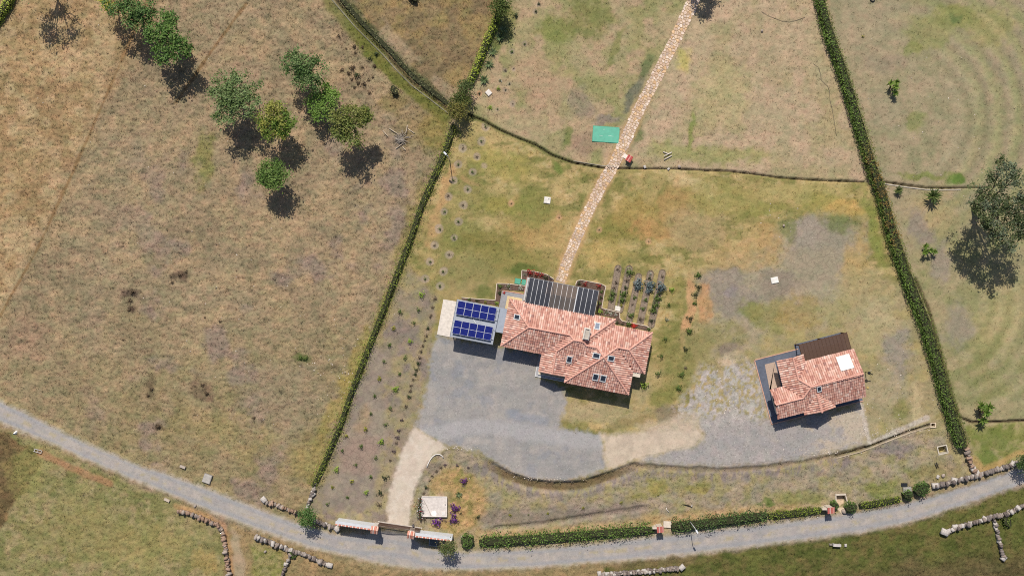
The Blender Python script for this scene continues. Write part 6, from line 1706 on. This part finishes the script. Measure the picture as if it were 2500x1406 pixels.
stick("wooden_lath", "upper pale wooden lath of three on the north lawn", "lath", [(1619, 371.5), (1633, 376.5)], .06, (226, 214, 206), .10, 'wood', "pale laths on the lawn")
stick("wooden_lath", "middle pale wooden lath crossing the upper one on the north lawn", "lath", [(1620.5, 382), (1639.5, 372.5)], .06, (230, 220, 212), .2, 'wood', "pale laths on the lawn")
stick("wooden_lath", "lowest pale wooden lath of three on the north lawn", "lath", [(1621, 390.6), (1640, 380.3)], .06, (224, 212, 204), .1, 'wood', "pale laths on the lawn")
arc = [(1042, 1140), (1045, 1132), (1050, 1122), (1056, 1114), (1062, 1109.5), (1068, 1108), (1074, 1108.5), (1079, 1112), (1082.5, 1117)]
stick("water_pipe", "curved white pipe lying beside the driveway bend", "pipe", arc, .06, (240, 234, 226), .1)
stick("water_pipe", "short bent white pipe in the grass above the front hedge", "pipe", [(1626, 1238), (1628, 1244), (1633, 1249)], .05, (226, 216, 206), .1)
stick("garden_hose", "dark hose curving toward the tall hedge near the top", "hose", [(1859, 29), (1872, 37), (1890, 45), (1910, 52), (1928, 53), (1945, 50), (1965, 43)], .022, (142, 130, 110), .05)
stick("garden_hose", "long dark hose winding down beside the tall hedge", "hose", [(1985, 156), (1997, 164), (2003, 180), (2005, 196), (2020, 209), (2025, 222), (2026, 245), (2032, 268), (2037, 300), (2042, 332)], .022, (148, 136, 114), .05)
stick("iron_bar", "left one of two black bars near the drain pit", "bar", [(2281.5, 1129), (2286.5, 1142)], .05, (50, 46, 44), .12, 'metal')
stick("iron_bar", "right one of two black bars near the drain pit", "bar", [(2285.5, 1127), (2290, 1140)], .05, (70, 64, 60), .16, 'metal')
o = P(93, 1100)
t = thing("wire_frame", "white metal frame lying by the field corner on the left", "frame", (o.x, o.y, gz(o.x, o.y) + .1), math.radians(-15))
for (a, b) in (((-.5, .18), (.5, .18)), ((-.5, -.16), (.5, -.16)), ((-.5, .18), (-.3, -.16)), ((.5, .18), (.5, -.16)), ((0, .18), (.1, -.16))):
    link("bar", MB().bar((*a, .1), (*b, .1), .06, .05, (214, 208, 200)).mesh("bar", 'paint'), t)
o = P(37, 1055)
t = thing("white_sack", "white sack lying at the roadside near the left edge", "sack", (o.x, o.y, gz(o.x, o.y)), .2)
link("cloth", MB().add([(-.35, -.2, 0), (.1, -.26, 0), (.34, .0, 0), (.2, .22, 0), (-.1, .1, 0), (-.2, -.1, .18), (.05, -.12, .22), (.2, .02, .2), (.1, .12, .15)], [(0, 1, 6, 5), (1, 2, 7, 6), (2, 3, 8, 7), (3, 4, 8), (4, 0, 5), (4, 5, 6, 8), (6, 7, 8)], (246, 244, 240)).mesh("cloth", 'paint'), t)
o = P(1687, 1236)
t = thing("wooden_stump", "broken pale stump with a dark branch on the dry slope", "stump", (o.x, o.y, gz(o.x, o.y)), 0)
link("stub", MB().tube([(0, 0, -.05), (.05, .1, .3), (.1, .3, .35)], [.14, .12, .08], (190, 180, 168), 7).mesh("stub", 'wood'), t)
link("branch", MB().tube([(0, 0, .1), (-.5, .22, .18), (-1.1, .3, .12)], [.09, .07, .03], (60, 56, 44), 6).mesh("branch", 'bark'), t)
o = P(1010 + 1120, -1)
t = thing("old_tyre", "dark ring half cut by the top edge on the right lawn", "tyre", (o.x, o.y, 0), 0)
link("ring", MB().tube([(.28 * math.cos(k * math.pi / 6), .28 * math.sin(k * math.pi / 6), .1) for k in range(13)], [.09] * 13, (48, 46, 44), 6).mesh("ring", 'metal', True), t)
o = P(981, 340)
t = thing("brush_pile", "pile of grey cut branches in the pasture near the west hedge", "brush pile", (o.x, o.y, gz(o.x, o.y)), 0)
rr = np.random.default_rng(9)
for k in range(70):
    an = rr.uniform(0, 6.28); r0 = rr.uniform(0, .5); L = rr.uniform(.5, 1.3)
    a = Vector((r0 * math.cos(an * 1.7), r0 * math.sin(an * 1.7), rr.uniform(.02, .45))); b = a + Vector((math.cos(an) * L, math.sin(an) * L, rr.uniform(-.2, .1)))
    b.z = max(b.z, .02)
    g = rr.uniform(-25, 20)
    link("branch", MB().tube([a, a.lerp(b, .5) + Vector((rr.normal() * .06, rr.normal() * .06, .04)), b], [.04, .032, .016], (168 + g, 158 + g, 146 + g), 4).mesh("branch", 'bark'), t)
for (a, b) in (((950, 314), (975, 330)), ((935, 320), (947, 333)), ((995, 306), (991, 326)), ((996, 315), (1012, 326)), ((966, 364), (985, 350)), ((982, 358), (990, 367))):
    A_, B_ = P(*a) - o, P(*b) - o
    link("pole", MB().tube([(A_.x, A_.y, .1), (B_.x, B_.y, .25)], [.06, .045], (206, 190, 168), 5).mesh("pole", 'bark'), t)

# ------------------------------------------------------------------ dry stone walls
import bmesh


def stone_mesh(seed):
    r = np.random.default_rng(seed)
    bm = bmesh.new(); bmesh.ops.create_cube(bm, size=1.0)
    bmesh.ops.subdivide_edges(bm, edges=bm.edges[:], cuts=1, use_grid_fill=True)
    ph = r.uniform(0, 6, 3)
    for v in bm.verts:
        n = v.co.normalized()
        k = .5 * (1 + .16 * math.sin(4 * n.x + ph[0]) + .14 * math.sin(5 * n.y + ph[1]) + .12 * math.sin(4.5 * n.z + ph[2]) + r.normal() * .06)
        v.co = v.co * .30 + n * k * .72
    bmesh.ops.triangulate(bm, faces=bm.faces[:])
    me = bpy.data.meshes.new("stone"); bm.to_mesh(me); bm.free()
    base = [(172, 160, 150), (152, 138, 128), (182, 166, 152), (164, 136, 116), (134, 124, 118), (202, 194, 186), (174, 146, 126), (124, 112, 106)][seed % 8]
    at = me.color_attributes.new("Col", 'FLOAT_COLOR', 'POINT')
    a = np.ones((len(me.vertices), 4), np.float32); a[:, :3] = alb(base); at.data.foreach_set("color", a.ravel())
    me.polygons.foreach_set("use_smooth", [True] * len(me.polygons))
    me.materials.append(M['stone'])
    return me


STONES = [stone_mesh(i) for i in range(16)]
GREY = [0, 1, 4, 5, 7, 8, 9, 12, 13]; RED = [2, 3, 6, 10, 11, 14, 0, 1]


def stone_wall(label, line, sz, end=None, pal=GREY, rows=1, lift=.2, wide=1.5):
    W_ = [P(*q) for q in line]
    o = W_[0].copy(); o.z = 0
    t = thing("dry_stone_wall", label, "stone wall", o, 0, "dry stone walls along the road")
    core = MB(); cp_ = [(p.x - o.x, p.y - o.y, .02) for p in W_]
    cp2 = []
    for a_, b_ in zip(cp_[:-1], cp_[1:]):
        for q in range(4): cp2.append(tuple(a_[i] + (b_[i] - a_[i]) * q / 4 + (rnd.uniform(-.05, .05) if i < 2 else 0) for i in range(3)))
    cp2.append(cp_[-1])
    core.tube(cp2, [sz * .55 * rnd.uniform(.8, 1.2) for _ in cp2], (134, 116, 98) if pal is RED else (122, 110, 98), 7)
    link("rubble_core", core.mesh("rubble_core", 'soil', True), t)
    for a, b in zip(W_[:-1], W_[1:]):
        L = (b - a).length; n = max(1, int(L / (sz * .56))); d = (b - a) / L; nr = Vector((-d.y, d.x, 0))
        for k in range(n):
            for row in range(rows):
                s = sz * rnd.uniform(.72, 1.3)
                off = 0 if rows == 1 else (row - .5) * sz * .62
                p = a + d * (L * (k + .5 + rnd.uniform(-.3, .3)) / n) + nr * (off + rnd.uniform(-.06, .06)) - o
                z = lift + rnd.uniform(-.05, .12) + (.2 if (row == 0 and k % 3 == 0) else 0)
                so = link("stone", STONES[pal[rnd.randrange(len(pal))]], t, (p.x, p.y, z), 0)
                so.rotation_euler = (rnd.uniform(-.5, .5), rnd.uniform(-.5, .5), math.atan2(d.y, d.x) + 1.57 + rnd.uniform(-.4, .4))
                so.scale = (s * wide * rnd.uniform(.75, 1.15), s * rnd.uniform(.75, 1.05), s * rnd.uniform(.8, 1.15))
    for (x, y, s) in (end or []):
        p = P(x, y) - o
        so = link("end_boulder", STONES[5], t, (p.x, p.y, s * .3), rnd.uniform(0, 3)); so.scale = (s * 1.1, s * .95, s * .9)


stone_wall("red-brown stone wall curving along the lower left field", [(436, 1246), (470, 1254), (505, 1268), (535, 1282), (546, 1300), (550, 1330), (556, 1370), (563, 1420)], .40, None, RED)
stone_wall("grey stone wall below the road left of the gate", [(625, 1309), (665, 1323), (705, 1340), (745, 1352), (780, 1368), (804, 1378)], .40, [(806, 1378, .7)])
stone_wall("thin stone wall branching downward from the grey wall below the road", [(712, 1350), (704, 1370), (693, 1392), (686, 1416)], .36, [(698, 1376, .5)], wide=1.1)
stone_wall("stone wall above the road ending in a large white boulder", [(652, 1224), (680, 1232), (705, 1243), (732, 1252)], .40, [(645, 1218, .75)], RED)
stone_wall("short stone wall between the corner tree and the gate wall", [(762, 1268), (790, 1277), (818, 1286)], .40, [(823, 1289, .75)], GREY)
stone_wall("narrow stone wall at the lower end of the west hedge", [(772, 1176), (764, 1200), (756, 1222), (750, 1240)], .40, [(765, 1205, .6)], wide=1.1)
stone_wall("grey stone wall above the road at the right", [(2278, 1186), (2310, 1178), (2340, 1170), (2375, 1162), (2410, 1152), (2450, 1140), (2480, 1128)], .40, [(2281, 1184, .8), (2327, 1172, .8), (2470, 1131, .7)])
stone_wall("stone wall dropping from the tall hedge to the road wall", [(2357, 1092), (2362, 1112), (2368, 1135), (2378, 1150), (2388, 1160)], .40, [(2374, 1143, .7), (2384, 1152, .65)], RED)
stone_wall("stone wall below the road at the lower right corner", [(2308, 1297), (2345, 1283), (2385, 1272), (2420, 1260), (2452, 1254), (2480, 1240), (2510, 1228)], .40, [(2304, 1297, .95), (2330, 1284, .65), (2402, 1264, .6)])
stone_wall("thin stone wall going down from the lower right wall", [(2424, 1266), (2432, 1296), (2440, 1328), (2448, 1362)], .4, [(2448, 1360, .7), (2436, 1318, .5)], wide=1.1)
stone_wall("whitish stone wall at the bottom edge ending in a round boulder", [(1466, 1402), (1510, 1398), (1560, 1394), (1610, 1390), (1655, 1385)], .36, [(1664, 1383, .75), (1463, 1398, .6)], GREY, 2, .14, 1.0)
# loose boulders and pale stones
for (x, y, s, k, lb) in ((1574, 408, .35, 5, "white stone on the ditch edge right of the path"), (1632, 413, .3, 5, "square white stone sitting in the ditch"), (1658, 407, .4, 2, "pale stone pair beside the ditch farther right"), (477, 1234, .35, 0, "loose grey stone just above the red-brown wall"), (1128, 1310, .3, 2, "small triangular pale stone above the front hedge"), (2064, 1330, .35, 5, "white stone right of the culvert headwall"), (2060, 1247, .6, 2, "pale yellow rock at the foot of the concrete basin"), (2289, 1163, .4, 5, "left one of the pale rocks above the right stone wall"), (2302, 1160, .45, 2, "right one of the pale rocks above the right stone wall"), (1913, 551, .3, 2, "small pale stone on the upper lawn near the cracked soil"), (1860, 76, .3, 2, "small pale stone on the north lawn east of the path"), (648, 1345, .3, 0, "grey stone in the green patch below the road wall"), (1996, 1262, .2, 5, "tiny white stone on the verge left of the second pillar")):
    o = P(x, y)
    t = tag(link("boulder", STONES[k], None, (o.x, o.y, max(0, gz(o.x, o.y)) + s * .2), rnd.uniform(0, 3), (s * 1.25, s, s * .8)), lb, "stone")

# concrete lips of the channels
def lip(label, line, dx, dy, col, w=.12):
    W_ = [P(x + dx, y + dy) for x, y in line]; o = W_[0].copy()
    t = thing("channel_lip", label, "channel", o)
    m = MB()
    k = 0
    for a, b in zip(W_[:-1], W_[1:]):
        g = rnd.uniform(-10, 10); k += 1
        m.bar(a - o + Vector((0, 0, -.015 + .003 * (k % 2))), b - o + Vector((0, 0, -.015 + .003 * (k % 2))), w, .16, tuple(c + g for c in col))
    link("concrete", m.mesh("concrete", 'conc'), t)


lip("pale concrete lip of the drainage channel in the upper left", CHAN_NW, -4.5, 4.5, (136, 132, 112), .13)
lip("thin pale lip of the ditch right of the tall hedge", DITCH_E[:5], 0, 5, (196, 186, 172), .1)
lip("pale lip of the thin channel leading to the small drain inlet", CHAN_S, 1.5, 4, (198, 180, 154), .12)
lip("thin grey lip of the ditch just left of the path", DITCH[6:9], 0, -5, (168, 158, 140), .08)

# ------------------------------------------------------------------ grass
def grass(name, label, n, seed, area_fn, hmin, hmax, nb, wid, tint, kmin=.25):
    r = np.random.default_rng(seed)
    X = r.uniform(-68, 68, n); Y = r.uniform(-39, 39, n)
    C, G_, Z = gcol(X, Y)
    keep = area_fn(1250 + X * SC, 703 - Y * SC, G_, r)
    X, Y, C, G_, Z = X[keep], Y[keep], C[keep], G_[keep], Z[keep]
    n = len(X)
    X = np.repeat(X, nb) + r.normal(0, .06, n * nb); Y = np.repeat(Y, nb) + r.normal(0, .06, n * nb); C = np.repeat(C, nb, 0); Z = np.repeat(Z, nb)
    n *= nb
    h = r.uniform(hmin, hmax, n); an = r.uniform(0, 6.28, n); le = r.uniform(.3, 1.3, n) * h
    w = wid * r.uniform(.6, 1.3, n); a2 = an + 1.57
    b0 = np.stack([X + np.cos(a2) * w, Y + np.sin(a2) * w, Z - .03], 1); b1 = np.stack([X - np.cos(a2) * w, Y - np.sin(a2) * w, Z - .03], 1)
    tp = np.stack([X + np.cos(an) * le, Y + np.sin(an) * le, Z + h], 1)
    V = np.stack([b0, b1, tp], 1).reshape(-1, 3)
    k = r.uniform(tint[0], tint[1], n)[:, None]
    col = np.clip(C * k * (1 + r.normal(0, .05, (n, 3))), .01, .8)
    o = link(name, np_mesh(name, V, np.arange(n * 3).reshape(n, 3), np.repeat(col, 3, 0), 'blade'))
    tag(o, label, "grass", kind="stuff")


def bld(px, py):
    return (pin(px, py, [(1060, 705), (1300, 650), (1600, 780), (1610, 830), (1560, 990), (1360, 960), (1290, 930), (1060, 830)]) | pin(px, py, [(1835, 880), (2060, 800), (2120, 900), (2130, 985), (1890, 1055)]) | pin(px, py, [(1028, 1208), (1094, 1208), (1094, 1262), (1028, 1262)]) | pin(px, py, [(1444, 304), (1516, 308), (1514, 352), (1442, 350)]))


def dense(px, py, G_, r):
    return (r.random(len(px)) < np.clip(G_[:, 0] - .28, 0, 1) * 1.25) & ~bld(px, py)


def short(px, py, G_, r):
    return (G_[:, 0] > .2) & (G_[:, 0] < .75) & (r.random(len(px)) < .6) & ~bld(px, py)


grass("tall_grass", "tufts of dry grass over the pastures and verges", 120000, 3, dense, .06, .20, 4, .03, (.78, 1.30))
grass("lawn_grass", "short mown grass over the lawns", 90000, 4, short, .03, .09, 3, .026, (.82, 1.22))


def scatter_stones():
    r = np.random.default_rng(33)
    V = []; F = []; C = []
    spots = [(820, 880, 70, 90, 90), (600, 800, 250, 200, 50), (2250, 300, 150, 150, 25), (1900, 560, 120, 60, 18), (2190, 950, 60, 100, 30), (1130, 1094, 40, 6, 30), (1330, 1168, 90, 5, 40), (2000, 1105, 90, 8, 60), (2180, 1056, 60, 10, 60), (2110, 1030, 6, 40, 40), (1780, 960, 60, 60, 70), (300, 300, 250, 250, 25)]
    for (x, y, sx, sy, n) in spots:
        for _ in range(n):
            p = P(x + r.normal() * sx * .6, y + r.normal() * sy * .6)
            s = r.uniform(.04, .10); z = gz(p.x, p.y) + .02
            o = len(V)
            V += [(p.x + s * math.cos(t) * r.uniform(.7, 1.1), p.y + s * math.sin(t) * r.uniform(.7, 1.1), z) for t in (0, 1.26, 2.5, 3.8, 5.0)] + [(p.x, p.y, z + s * .8)]
            F += [(o + k, o + (k + 1) % 5, o + 5) for k in range(5)]
            C += [alb(np.array((204, 192, 178)) + r.normal(0, 14))] * 6
    tag(link("loose_stones", np_mesh("loose_stones", np.array(V), np.array(F), np.array(C), 'stone')), "small pale stones scattered over field and yard edges", "stones", kind="stuff")


scatter_stones()
